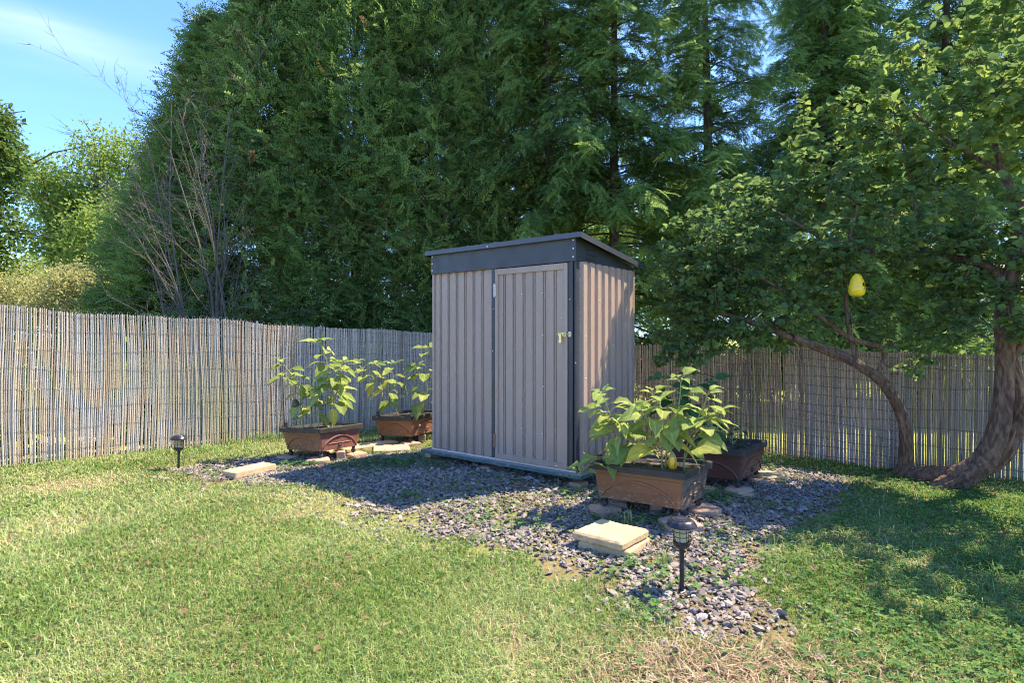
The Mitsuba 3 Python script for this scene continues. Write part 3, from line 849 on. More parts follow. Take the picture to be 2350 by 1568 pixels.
def wedge(cx, cy, ang, a, b, scallop=True):
    """trapezium edging stone with a bowed front"""
    pts = [(-a * .62, b * .5), (a * .62, b * .5)]
    pts += [(a * math.cos(t), -b * .18 - b * .42 * math.sin(t)) for t in np.linspace(0, math.pi, 9)] if scallop else [(a * .8, -b * .5), (-a * .8, -b * .5)]
    p = shapely.Polygon(pts).buffer(-.008).buffer(.008, quad_segs=2)
    c, s2 = math.cos(ang), math.sin(ang)
    return [(cx + x * c - y * s2, cy + x * s2 + y * c) for x, y in np.array(p.exterior.coords)[:-1]]


def stone(cx, cy, ang, a, b, top, label, scallop=True, mat='mat_paver', name='edging_stone', cat='paver', bev=.007):
    pl = wedge(cx, cy, ang, a, b, scallop)
    g_ = float(gh(cx, cy))
    v, f = slab(pl, g_ - .015, top, bev)
    v = v + (meshkit.noise(v * 37, 3)[:, None] - .5) * .006 * np.array([1, 1, 0])
    PAVED.append(shapely.Polygon(pl))
    return put(name, (v, f), mat, label=label, cat=cat)


PL = {'A': 'left planter box', 'B': 'planter behind the shed', 'C': 'near right planter box', 'D': 'shaded right planter box'}
CN = ('near', 'left', 'right', 'far')
for q_ in 'ABCD':
    for i_, (x, y, z) in enumerate(ft[q_]):
        g_ = float(gh(x, y))
        ang = {'A': -.5, 'B': .1, 'C': .25, 'D': .35}[q_] + (.9, .3, -.4, .2)[i_] * (.6 if q_ != 'C' else .35)
        stone(x + rng.normal(0, .008) + (.0, -.0, .02, 0)[i_], y - .018 + rng.normal(0, .008), ang, .112, .175, max(z, g_ + .006), '%s edging stone under the %s wheel of the %s' % ('greyish brown' if i_ % 2 else 'weathered reddish', CN[i_], PL[q_]), scallop=not (q_ == 'A' and i_ == 2 or q_ == 'B' and i_ < 3))
stone(.72, 3.98, -.25, .07, .13, .062, 'grey brown stone beside the left wheel of the near right planter box', False)
stone(1.06, 3.50, .12, .075, .10, .062, 'pinkish brown stone block behind the near solar lamp, beside the planter wheel', False)
stone(.95, 3.92, -.1, .05, .08, .115, 'red brick standing under the middle of the near right planter box', False)
stone(1.12, 3.93, .5, .06, .12, .058, 'brown stone just behind the right wheel stone of the near right planter', False)
stone(-1.62, 5.62, .2, .05, .10, .085, 'pale grey brick standing under the middle of the left planter box', False)
stone(-1.0, 6.55, .2, .05, .10, .09, 'brown brick standing under the planter box behind the shed', False)


def step_slab(cx, cy, ang, lx, ly, z0, z1, label, bev=.007):
    c, s2 = math.cos(ang), math.sin(ang)
    p = shapely.box(-lx / 2, -ly / 2, lx / 2, ly / 2).buffer(-.012).buffer(.012, quad_segs=2)
    q_ = np.array(shapely.segmentize(p, .03).exterior.coords)[:-1]
    q_ = q_ + (meshkit.noise(np.c_[q_ * 34, np.full(len(q_), cx * 9)], 4)[:, None] - .5) * .010 * q_ / (np.linalg.norm(q_, axis=1, keepdims=True))
    pl = [(cx + x * c - y * s2, cy + x * s2 + y * c) for x, y in q_]
    v, f = slab(pl, z0, z1, bev, .012)
    v[:, 2] += (meshkit.noise(v * 30, 6) - .5) * .004
    PAVED.append(shapely.Polygon(pl))
    return put('stepping_stone', (v, f), 'mat_tan', label=label, cat='paver')


g_ = float(gh(.55, 3.27))
step_slab(.565, 3.265, .96, .285, .30, g_ - .004, g_ + .044, 'tan concrete slab, lower one of the stack of two by the near solar lamp')
step_slab(.545, 3.270, .86, .30, .31, g_ + .0445, g_ + .092, 'tan concrete slab, upper sunlit one of the stack of two by the near solar lamp', .010)
step_slab(-2.24, 5.06, 1.05, .40, .17, -.01, .052, 'tan stone slab lying on gravel between the left lamp and the left planter')
step_slab(-1.23, 6.03, .25, .36, .30, -.01, .042, 'square tan stepping stone on the weeds between left planter and shed')
step_slab(-1.60, 6.10, .75, .36, .22, -.01, .044, 'brownish tan slab lying just behind the left planter box')
step_slab(-1.40, 6.33, .7, .34, .16, -.01, .040, 'brownish slab at the far side of the left paver path, by the rear planter')
step_slab(1.46, 4.42, .3, .16, .16, -.01, .034, 'small pale slab between the two right planter boxes')
step_slab(2.06, 4.78, .5, .24, .20, -.01, .060, 'tan slab beside the right wheel of the shaded planter box')

# ------------------------------------------------------------------ solar lamps


def lamp(x, y, h, tilt, az, label, sc=1.0):
    k = thing('solar_lamp', label, 'lamp', 'black solar path lamps')
    g_ = float(gh(x, y))
    ax = np.array([math.sin(tilt) * math.cos(az), math.sin(tilt) * math.sin(az), math.cos(tilt)])
    R = frames(np.array([[1., 0, 0]]), ax[None])[0]
    w = lambda v: np.asarray(v) * sc @ R.T + [x, y, g_]
    hh = h / sc
    zc = hh - .034
    v, f = lathe([(.050, zc - .004), (.058, zc - .002), (.0665, zc + .002), (.0685, zc + .007), (.060, zc + .022), (.050, zc + .030), (.046, zc + .031), (.044, zc + .034), (.030, zc + .034), (0, zc + .0345)], 32)
    cap = put('cap', (w(v), f), 'mat_lampblack', k, smooth=35)
    m = bx(-.022, .022, -.022, .022, zc + .033, zc + .0365, .001)
    put('solar_cell', trimesh.Trimesh(w(m.vertices), m.faces, process=False), 'mat_solarcell', cap)
    v, f = lathe([(.054, zc - .006), (.054, zc - .0045), (.020, zc - .0045)], 24)
    put('cap_underside', (w(v), f[:, ::-1]), 'mat_lens', k)
    v, f = lathe([(.031, zc - .005), (.031, zc - .025), (.029, zc - .045), (.026, zc - .068), (0, zc - .068)], 20)
    put('lens', (w(v), f[:, ::-1]), 'mat_lens', k, smooth=40)
    for i_ in range(8):
        t_ = i_ * math.pi / 4 + .3
        P = [(r_ * math.cos(t_), r_ * math.sin(t_), z_) for r_, z_ in ((.0395, zc - .004), (.0385, zc - .04), (.036, zc - .072))]
        v, f, _ = tube(P, .0016, 5)
        put('cage_bar', (w(v), f), 'mat_lampblack', k, smooth=True)
    for z_, r_ in ((zc - .021, .0395), (zc - .043, .0385)):
        P = [(r_ * math.cos(t_), r_ * math.sin(t_), z_) for t_ in np.linspace(0, 2 * math.pi, 25)]
        v, f, _ = tube(P, .0017, 5, False)
        put('cage_ring', (w(v), f), 'mat_lampblack', k, smooth=True)
    v, f = lathe([(.033, zc - .068), (.040, zc - .069), (.041, zc - .076), (.034, zc - .090), (.020, zc - .100), (.0125, zc - .106), (.0125, zc - .112)], 20)
    put('holder', (w(v), f[:, ::-1]), 'mat_lampblack', k, smooth=40)
    v, f, _ = tube([(0, 0, zc - .106), (0, 0, zc * .45), (0, 0, -.03)], [.0115, .0108, .0098], 10)
    put('stake', (w(v), f), 'mat_lampblack', k, smooth=40)


lamp(.775, 2.70, .335, .06, 2.9, 'black solar path lamp standing in gravel nearest the viewer', 1.0)
lamp(-2.93, 5.20, .30, .03, .4, 'black solar path lamp on the lawn edge before the left fence', 1.0)

# ------------------------------------------------------------------ reed fences


def reed_fence(label, P, n, r0, r1, h0, h1, mat, seed, wires, gap=1.0, sag=.02, lean=.01, front=1.0):
    r = rot(seed)
    k = thing('reed_fence', label, 'fence')
    P = np.asarray(P, float)
    seg = np.r_[0, np.cumsum(np.linalg.norm(np.diff(P, axis=0), axis=1))]
    L = seg[-1]

    def at(s_):
        return np.stack([np.interp(s_, seg, P[:, 0]), np.interp(s_, seg, P[:, 1])], -1)
    d0 = (P[-1] - P[0]) / np.linalg.norm(P[-1] - P[0])
    nrm = np.array([d0[1], -d0[0]])                       # towards the yard
    steps = r.uniform(.86, 1.14, n); S = np.cumsum(steps) / steps.sum() * L * (1 - .2 / n)
    top = lambda s_: np.interp(s_, [0, L], [h0, h1]) + sag * .5 * np.sin(s_ * 3.1 + seed) + sag * .35 * np.sin(s_ * 7.3 + 2 * seed)
    wav = lambda s_, z: .02 * np.sin(s_ * 2.3 + z * 1.6 + seed) + .010 * np.sin(s_ * 6.1 - z * 2.3)
    ph = r.uniform(0, 6, 3)
    for i_ in range(n):
        s_ = S[i_]
        zt = top(s_) + r.normal(0, .004) + (r.random() < .02) * r.uniform(.01, .03)
        g_ = float(gh(*at(s_))) - .02
        z = np.array([g_, g_ + (zt - g_) * .3, g_ + (zt - g_) * .55, g_ + (zt - g_) * .8, zt])
        le = r.normal(0, lean * .5)
        so = s_ + le * (z / zt - .5) + lean * .9 * np.sin(z * 3 + s_ * 2.2 + ph[0]) + r.normal(0, .0010, 5)
        xy = at(so) + nrm * (wav(so, z) + r.normal(0, .0024))[:, None]
        rad = r.uniform(r0, r1) * np.array([1.1, 1.05, 1, .97, .9]) * gap
        put('reed', (lambda t_: (t_[0], t_[1]))(tb := tube(np.c_[xy, z], rad, 6, c=r.random())), mat, k, uv=tb[2], smooth=True)
    for z0 in wires:
        ss = np.arange(0, L, .05)
        zz = z0 * top(ss) + .012 * np.sin(ss * 1.9 + z0 * 9) + .006 * np.sin(ss * 8 + z0 * 30)
        xy = at(ss) + nrm * (wav(ss, zz) + r1 * (.9 if mat == 'mat_reed' else 1.05) * front)[:, None]
        v, f, u = tube(np.c_[xy, zz], .0010 if mat == 'mat_reed' else .0024, 4)
        put('binding_wire', (v, f), 'mat_wire', k)
    return at, top, nrm, L


W8 = (.09, .22, .35, .48, .61, .74, .87, .97)
atL, topL, nL, LL = reed_fence('sunlit pale reed fence along the left of the lawn', [(-5.8, 4.04), (-4.55, 5.22), (-2.33, 7.1)], 296, .0054, .0076, 1.53, 1.285, 'mat_reed', 41, W8, sag=.022, lean=.014)
reed_fence('shaded grey reed fence between the left planter and the shed', [(-2.36, 7.12), (-.75, 8.10)], 150, .005, .0072, 1.30, 1.20, 'mat_reed', 42, W8, sag=.014, lean=.010)
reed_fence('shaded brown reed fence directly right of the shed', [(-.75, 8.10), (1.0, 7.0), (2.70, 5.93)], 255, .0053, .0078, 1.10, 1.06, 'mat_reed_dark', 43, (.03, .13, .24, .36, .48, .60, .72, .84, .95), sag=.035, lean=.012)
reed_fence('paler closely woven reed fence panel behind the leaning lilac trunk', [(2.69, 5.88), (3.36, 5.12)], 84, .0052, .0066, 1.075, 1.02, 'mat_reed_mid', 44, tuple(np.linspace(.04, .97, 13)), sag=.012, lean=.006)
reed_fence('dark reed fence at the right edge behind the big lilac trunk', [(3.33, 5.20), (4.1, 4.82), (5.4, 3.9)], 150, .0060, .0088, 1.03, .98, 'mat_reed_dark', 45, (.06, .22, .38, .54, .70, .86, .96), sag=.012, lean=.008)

# chain link fence right behind the left reeds: only its knuckles show over the top
cl = thing('chain_link_fence', 'galvanised chain link fence whose wire loops show above the left reed fence', 'fence')
mb = MB()
for i_, s_ in enumerate(np.arange(.05, LL - .05, .065)):
    xy = atL(s_) - nL * .045
    d_ = (atL(s_ + .01) - atL(s_)) / .01
    zt = float(topL(s_)) + .004
    zz = np.linspace(.02, zt, 19)
    off = (np.arange(19) % 2 - .5) * .06 * (1 if i_ % 2 else -1)
    mb.add(*tube(np.c_[xy[0] + d_[0] * off, xy[1] + d_[1] * off, zz], .0018, 3))
    t_ = np.linspace(-.3, math.pi + .3, 7)
    mb.add(*tube(np.c_[xy[0] + d_[0] * (.012 * np.cos(t_)), xy[1] + d_[1] * (.012 * np.cos(t_)), zt + .006 + .020 * np.sin(t_)], .0018, 3))
put('wire_mesh', mb.mesh(), 'mat_galvanised', cl, kind='stuff')
for s_ in (.9, 3.2, 4.5):
    xy = atL(s_) - nL * .085
    v, f, _ = tube([(*xy, -.02), (*xy, float(topL(s_)) - .02)], .024, 10)
    put('post', (v, f), 'mat_galvanised', cl, smooth=40)

# ------------------------------------------------------------------ evergreen hedge and hemlocks


def spray_template(r, n, L, lw, ll, droop, spread):
    """flat frond: a curved axis with leaflets on both sides"""
    V, F = [], []
    for i_ in range(n):
        s_ = (i_ + .4) / n
        b = np.array([s_ * L, 0, -droop * L * s_ * s_])
        sd = 1 if i_ % 2 else -1
        a = sd * r.uniform(*spread) * (1 - .35 * s_)
        l = ll * (1.0 - .55 * s_) * r.uniform(.8, 1.2)
        d = np.array([math.cos(a), math.sin(a), r.uniform(-.25, .15)])
        p = np.array([-d[1], d[0], r.uniform(-.4, .4)]) * lw * .5
        V += [b - p * .6, b + d * l * .45 - p, b + d * l, b + d * l * .45 + p]
        F += [[4 * i_, 4 * i_ + 1, 4 * i_ + 3], [4 * i_ + 1, 4 * i_ + 2, 4 * i_ + 3]]
    return np.array(V), np.array(F)


def arborvitae_parts(seed, H=9.0, R0=1.12, nclump=760, per=20):
    r = rot(seed)
    temps = [spray_template(r, 14, .27, .020, .085, .40, (.5, 1.05)) for _ in range(4)]
    u = r.random(nclump) ** .85
    z = .15 + u * (H - .4)
    Rz = R0 * np.minimum(1, ((H - z) / (H * .62))) ** .75 * (.86 + .14 * np.minimum(1, z / .8))
    ph = r.uniform(0, 2 * np.pi, nclump)
    lump = meshkit.fbm(np.stack([np.cos(ph) * 1.7 + seed, np.sin(ph) * 1.7, z * .75], -1), 3, seed)
    rad = Rz * (.72 + .62 * lump) * np.where(r.random(nclump) < .22, .62, 1)
    ctone = r.random(nclump)
    C = np.stack([np.cos(ph) * rad, np.sin(ph) * rad, z], -1)
    out = np.stack([np.cos(ph), np.sin(ph), np.full(nclump, .45)], -1)
    mb = MB()
    for t_, (tv, tf) in enumerate(temps):
        for q_ in range(per // 4 + 1):
            d = out + r.normal(size=(nclump, 3)) * [.75, .75, .6] + [0, 0, -.12]
            pos = C + r.normal(size=(nclump, 3)) * [.13, .13, .19] - d / np.linalg.norm(d, axis=1, keepdims=True) * .15
            R = frames(d, r.normal(size=(nclump, 3)) + [0, 0, .7])
            cc = np.clip(.10 + .50 * ctone + .32 * r.random(nclump) + .25 * (lump - .5) * 2 + (r.random(nclump) < .010) * .5, .06, 1)
            cc = np.where(r.random(nclump) < .04, 0, cc)
            mb.add(*scatter(tv, tf, np.full(len(tv), .5), R, pos, r.uniform(.75, 1.25, nclump), cc))
    tr = MB()
    tr.add(*tube([(0, 0, -.1), (.02, .03, H * .4), (0, 0, H * .92)], [.11, .075, .015], 8))
    for i_ in range(60):
        z0 = r.uniform(.3, H * .85); p = r.uniform(0, 6.28); l = R0 * min(1, (H - z0) / (H * .62)) * .85
        tr.add(*tube([(0, 0, z0), (math.cos(p) * l * .5, math.sin(p) * l * .5, z0 + l * .22), (math.cos(p) * l, math.sin(p) * l, z0 + l * .6)], [.018, .011, .004], 4))
    return mb, tr


def hemlock_parts(seed, H=10.5, R0=1.9, nb=120, z0=.9, sparse=1.0):
    r = rot(seed)
    temps = [spray_template(r, 16, .33, .028, .085, .25, (.65, 1.1)) for _ in range(4)]
    mb, tr = MB(), MB()
    ax = spline([(0, 0, -.1), (r.normal(0, .05), r.normal(0, .05), H * .4), (r.normal(0, .06), 0, H)], 14)
    tr.add(*tube(ax, np.linspace(.135, .015, 14), 9))
    P, D, NR, CC, SC = [], [], [], [], []
    for i_ in range(nb):
        u = (i_ + r.random()) / nb
        z = z0 + u * (H - z0 - .2)
        p = i_ * 2.399 + r.normal(0, .35)
        L = R0 * (1 - u) ** .75 * r.uniform(.55, 1.12) + .2
        hd = np.array([math.cos(p), math.sin(p), 0])
        rise = r.uniform(-.08, .34) - .2 * (u < .25)
        s_ = np.linspace(0, 1, 7)
        side = np.array([-hd[1], hd[0], 0]) * r.normal(0, .10)
        B = np.array([np.interp(z, ax[:, 2], ax[:, 0]), np.interp(z, ax[:, 2], ax[:, 1]), z]) + hd * (L * s_)[:, None] + side * (L * s_ ** 2)[:, None] + np.array([0, 0, 1.]) * (L * (rise * s_ - .36 * s_ ** 2.2))[:, None]
        tr.add(*tube(B, np.linspace(.020, .004, 7) * (.6 + .5 * L / R0), 4))
        bare = .25 if u < .3 else .10
        nt = int(L * (20 if u < .24 else 62 if u < .42 else 45) * sparse) + 4
        tt = bare + (1 - bare) * r.random(nt) ** .8
        pos = np.stack([np.interp(tt, s_, B[:, k_]) for k_ in range(3)], -1) + r.normal(size=(nt, 3)) * [.05, .05, .07]
        tan = np.gradient(B, axis=0); tan = np.stack([np.interp(tt, s_, tan[:, k_]) for k_ in range(3)], -1); tan /= np.linalg.norm(tan, axis=1, keepdims=True)
        sgn = np.where(r.random(nt) < .5, 1, -1)[:, None]
        lat = np.cross([0, 0, 1.], tan)
        d = tan * r.uniform(.35, 1.0, (nt, 1)) + lat * sgn * r.uniform(.3, 1, (nt, 1)) + np.array([0, 0, 1]) * r.normal(-.14, .22, (nt, 1))
        P.append(pos); D.append(d); NR.append(np.array([0, 0, 1.]) + r.normal(size=(nt, 3)) * .35)
        cb = r.random()
        CC.append(np.clip(.15 + .35 * cb + .35 * r.random(nt) + .22 * (tt > .85), 0, 1)); SC.append(r.uniform(.65, 1.25, nt) * (.75 + .4 * (1 - tt)))
    P, D, NR, CC, SC = map(np.concatenate, (P, D, NR, CC, SC))
    w_ = r.integers(0, 4, len(P))
    for t_, (tv, tf) in enumerate(temps):
        m = w_ == t_
        mb.add(*scatter(tv, tf, np.full(len(tv), .5), frames(D[m], NR[m]), P[m], SC[m], CC[m]))
    return mb, tr


def group(name, crown, crown_mat, trunk, trunk_mat='mat_darkbark'):
    scene[name] = {'type': 'shapegroup', 'crown': mikit.ply(crown.mesh(), crown_mat, uv=crown.uv()), 'trunk': mikit.ply(trunk.mesh(), trunk_mat, smooth=True)}


for i_ in range(3):
    c_, t_ = arborvitae_parts(60 + i_)
    group('group_arborvitae_%d' % i_, c_, 'mat_arborvitae', t_)
for i_ in range(3):
    c_, t_ = hemlock_parts(70 + i_, R0=(1.9, 2.1, 1.8)[i_], nb=(190, 200, 180)[i_])
    group('group_hemlock_%d' % i_, c_, 'mat_hemlock', t_)


def tree(kind, gname, x, y, s_, rotz, label, grp, cat, sz=None):
    k = key(kind)
    scene[k] = {'type': 'instance', 'group': {'type': 'ref', 'id': gname}, 'to_world': T().translate([x, y, float(gh(x, y)) - .02]).rotate([0, 0, 1], rotz).scale([s_, s_, sz or s_])}
    tag(k, label, cat, grp)


HG = 'dense evergreens of the tall hedge behind the left fence'
hed = [(-6.0, 10.3, .90, .50, 'lowest dense evergreen at the left end of the tall hedge, behind the bare shrub'),
       (-5.0, 9.95, 1.0, .73, 'dense hedge evergreen just right of the hedge end, its left edge against the sky'),
       (-3.75, 9.65, 1.0, .95, 'dense dark green hedge evergreen directly behind the right stems of the bare shrub'),
       (-2.55, 9.6, 1.02, 1.0, 'dense hedge evergreen above the lit part of the reed fence, right of the bare shrub'),
       (-1.35, 9.8, 1.0, .98, 'dense hedge evergreen rising above the left planter and its plants'),
       (-.22, 10.0, .95, 1.0, 'dense hedge evergreen rising directly behind the left part of the shed')]
for i_, (x, y, s_, sz, lb) in enumerate(hed):
    tree('hedge_evergreen', 'group_arborvitae_%d' % (i_ % 3), x, y, s_ * (1.05 if i_ < 3 else 1), (37 * i_ * i_ + 20) % 360, lb or 'dense evergreen in the back row of the hedge, showing only between the front trees', HG if lb else 'back row of the hedge evergreens', 'tree', sz)
KG = 'hemlocks with visible dark trunks behind the shed and the right fence'
hem = [(.50, 9.2, 0, .86, 'hemlock straight above the shed roof, with drooping pale green branch tips'),
       (1.60, 9.1, 1, .88, 'hemlock just right of the shed roof, with a thin dark trunk'),
       (2.95, 9.2, 2, .92, 'hemlock whose pale grey trunk stands in a gap of blue sky right of the shed'),
       (4.95, 9.4, 1, .92, 'left hemlock of the pair of dark trunks above the left side of the lilac'),
       (5.55, 9.8, 0, .95, 'right hemlock of the pair of dark trunks above the left side of the lilac'),
       (7.1, 9.6, 2, .95, 'dark hemlock standing behind the upper leaves of the lilac'),
       (9.0, 10.6, 1, .95, 'dark hemlock behind the lilac at the right edge'),
       (10.9, 9.8, 0, .95, 'dark hemlock beyond the right edge of the yard')]
for i_, (x, y, g_, s_, lb) in enumerate(hem):
    tree('hemlock', 'group_hemlock_%d' % g_, x, y, s_, (61 * i_ + 10) % 360, lb, KG, 'tree')

# ------------------------------------------------------------------ broadleaf trees and shrubs


def leaf_diamond():
    v = np.array([[0, 0, 0], [.5, .32, .10], [1, 0, -.06], [.5, -.32, .10]])
    return v, np.array([[0, 2, 1], [0, 3, 2]])


def crown_leaves(r, blobs, n, size, droop=.2, shell=.55, clump=.16):
    """leaves gathered in clumps through a union of blobs (x, y, z, r)"""
    blobs = np.asarray(blobs, float)
    w_ = blobs[:, 3] ** 2; w_ /= w_.sum()
    nc = n // 9
    b = r.choice(len(blobs), nc, p=w_)
    d = r.normal(size=(nc, 3)); d /= np.linalg.norm(d, axis=1, keepdims=True)
    C = blobs[b, :3] + d * (blobs[b, 3] * (1 - shell * r.random(nc) ** 1.6))[:, None] * np.array([1, 1, .85])
    P = np.repeat(C, 9, 0) + r.normal(size=(nc * 9, 3)) * clump
    D = np.repeat(d, 9, 0) + r.normal(size=(nc * 9, 3)) * .8 - [0, 0, droop]
    NR = r.normal(size=(nc * 9, 3)) * .6 + [0, 0, 1] + np.repeat(d, 9, 0) * .4
    cc = np.clip(np.repeat(r.random(nc), 9) * .6 + r.random(nc * 9) * .4, 0, 1)
    tv, tf = leaf_diamond()
    return MB().add(*scatter(tv, tf, np.array([0, .5, 1, .5]), frames(D, NR), P, size * r.uniform(.65, 1.25, nc * 9), cc))


def broadleaf(kind, label, cat, base, blobs, n, size, mat, seed, bark='mat_darkbark', tr=.12, clump=.16, grp=None, shell=.55):
    r = rot(seed)
    k = thing(kind, label, cat, grp)
    mb = crown_leaves(r, blobs, n, size, shell=shell, clump=clump)
    putmb('crown', mb, mat, k, kind='stuff')
    base = np.array([base[0], base[1], -.1])
    top = np.mean(np.asarray(blobs)[:, :3], 0)
    t = MB()
    fork = base + (top - base) * [.5, .5, .55]
    t.add(*tube(spline([base, (base + fork) / 2 + r.normal(size=3) * .08, fork], 8), np.linspace(tr, tr * .6, 8), 8))
    for b in blobs:
        b = np.asarray(b)[:3]
        m = (fork + b) / 2 + r.normal(size=3) * .15
        t.add(*tube(spline([fork, m, b], 7), np.linspace(tr * .5, tr * .1, 7), 5))
        for _ in range(3):
            e = b + r.normal(size=3) * .5
            t.add(*tube([b * .6 + m * .4, (b + e) / 2, e], [tr * .16, tr * .1, tr * .04], 4))
    putmb('trunk', t, bark, k, smooth=True)


rng = rot(80)


def blob_set(r, c, R, n, rr):
    d = r.normal(size=(n, 3)); d /= np.linalg.norm(d, axis=1, keepdims=True)
    return [tuple(np.array(c) + d[i_] * np.array(R) * r.uniform(.3, 1.0)) + (r.uniform(.6, 1.15) * rr,) for i_ in range(n)]


broadleaf('broadleaf_tree', 'sunlit yellow green tree left of the bare shrub, far behind the fence', 'tree', (-13.4, 18.5), blob_set(rng, (-13.2, 18.3, 4.5), (2.9, 1.8, 2.2), 22, 1.0) + [(-11.6, 18, 6.6, .8), (-12.6, 18.2, 7.0, .7), (-10.6, 18.0, 6.9, .55), (-11.3, 17.6, 5.1, .9)], 44000, .115, 'mat_broadleaf', 81, tr=.2, clump=.2)
broadleaf('oak_tree', 'darker green oak reaching in from the left edge of the sky', 'tree', (-12.2, 12.2), blob_set(rng, (-11.75, 12.0, 5.2), (1.1, 1.0, 1.5), 11, .55) + [(-10.7, 12.0, 5.6, .45), (-10.35, 12, 4.7, .45), (-10.75, 12, 4.1, .5), (-10.5, 12.1, 3.5, .42), (-10.8, 12, 2.9, .5), (-10.6, 12, 5.1, .4)], 15000, .115, 'mat_oak', 82, tr=.15, clump=.13)
broadleaf('broadleaf_tree', 'round light green bush crown low at the left edge, above the golden shrubs', 'tree', (-11.0, 12.8), blob_set(rng, (-11.1, 12.6, 2.3), (1.2, .9, .8), 9, .7), 6500, .13, 'mat_broadleaf', 83, tr=.09, clump=.13)
broadleaf('broadleaf_tree', 'pale olive tree partly hidden between the golden shrubs and the tall hedge', 'tree', (-10.4, 15.5), blob_set(rng, (-10.2, 15.3, 3.3), (1.6, 1, 1.6), 12, .8), 14000, .11, 'mat_broadleaf', 84, tr=.12, clump=.16)
for i_, (x, y, z, R_, lb) in enumerate([(-9.9, 11.6, 1.75, (.75, .6, .7), 'golden yellow shrub at the left edge, just above the reed fence'), (-8.75, 11.5, 1.85, (.65, .6, .7), 'golden yellow shrub left of the tall hedge, above the reed fence'), (-8.0, 11.3, 1.95, (.38, .45, .75), 'golden tan twiggy shrub touching the left end of the tall hedge')]):
    broadleaf('golden_shrub', lb, 'shrub', (x, y), blob_set(rng, (x, y, z), R_, 10, .48) + [(x - .5, y, .7, .6), (x + .45, y + .1, .7, .6), (x, y, 1.0, .6)], 12000, .06, 'mat_gold', 90 + i_, tr=.03, clump=.09, grp='golden shrubs behind the left fence')
broadleaf('young_conifer', 'small soft green conifer left of the tall hedge above the golden shrubs', 'tree', (-8.6, 12.9), [(-8.6, 12.9, 1.0 + .42 * q_, .95 - .10 * q_) for q_ in range(8)], 9000, .10, 'mat_arborvitae', 95, tr=.05, clump=.10, shell=.5)
for i_, (c, R_, n_, rr, num, lb) in enumerate([((1.2, 17.5, 3.0), (2.2, 1.5, 1.9), 16, 1.0, 9000, 'sunlit yellow green tree glowing through the hemlocks above the shed roof'),
                                               ((5.2, 18.5, 3.6), (2.8, 1.5, 2.6), 20, 1.2, 12000, 'sunlit yellow green tree glowing between the hemlock trunks right of the shed'),
                                               ((10.5, 18.0, 2.6), (2.8, 1.5, 1.6), 18, 1.1, 10000, 'sunlit yellow green tree seen through the lilac twigs above the right fence')]):
    broadleaf('backlit_tree', lb, 'tree', c[:2], blob_set(rng, c, R_, n_, rr), num * 2, .14, 'mat_broadleaf', 100 + i_, tr=.16, clump=.2)
for i_, (x, y, n_) in enumerate([(2.6, 8.9, 2600), (3.9, 8.5, 2600), (5.6, 8.0, 2600)]):
    broadleaf('understory_shrub', ('green shrub low behind the brown reed fence right of the shed', 'green shrub showing through gaps of the fence left of the leaning lilac trunk', 'green shrub low behind the pale reed panel')[i_], 'shrub', (x, y), blob_set(rng, (x, y, .75), (.6, .5, .35), 7, .42), n_, .10, 'mat_broadleaf', 110 + i_, tr=.03, clump=.12)

for i_, (x, y) in enumerate([(-6.2, 4.6), (-5.75, 5.1), (-5.1, 5.75), (-4.45, 6.35), (-3.8, 6.95), (-3.15, 7.5), (-2.5, 8.05)]):  # bushes added as dark backing, so slits between the left reeds read dark
    broadleaf('added_fence_bush', 'added dark green bush that darkens the slits of the left reed fence', 'shrub', (x, y), blob_set(rng, (x, y, .5), (.34, .26, .26), 6, .30), 1500, .08, 'mat_oak', 140 + i_, tr=.02, clump=.12, grp='added bushes darkening the slits of the left reed fence')

# bare shrub in front of the hedge
bare = thing('bare_shrub', 'leafless grey many stemmed shrub in front of the left end of the hedge', 'shrub')
r = rot(120)
tw = MB()
TIPS = []


def grow(p, d, L, rad, lev, up):
    n_ = 6
    pts = [p]
    dd = d / np.linalg.norm(d)
    for q_ in range(n_):
        dd = dd + r.normal(size=3) * .10 + np.array([0, 0, up])
        dd /= np.linalg.norm(dd)
        pts.append(pts[-1] + dd * L / n_)
    pts = np.array(pts)
    v, f, u = tube(pts, np.linspace(rad, rad * .35, n_ + 1), 5 if lev == 0 else 3)
    if lev == 0:
        put('stem', (v, f), 'mat_greybark', bare, smooth=True)
    else:
        tw.add(v, f, u)
    if lev < 3:
        for _ in range((11, 5, 3)[lev]):
            s_ = r.uniform(.25, .95)
            q_ = np.array([np.interp(s_ * n_, np.arange(n_ + 1), pts[:, k_]) for k_ in range(3)])
            tan = pts[min(int(s_ * n_) + 1, n_)] - pts[int(s_ * n_)]; tan /= np.linalg.norm(tan)
            grow(q_, tan + r.normal(size=3) * .55, L * r.uniform(.18, .38), max(rad * .42 * (1 - .5 * s_), .0026), lev + 1, .02)
    else:
        TIPS.append(pts[-1])


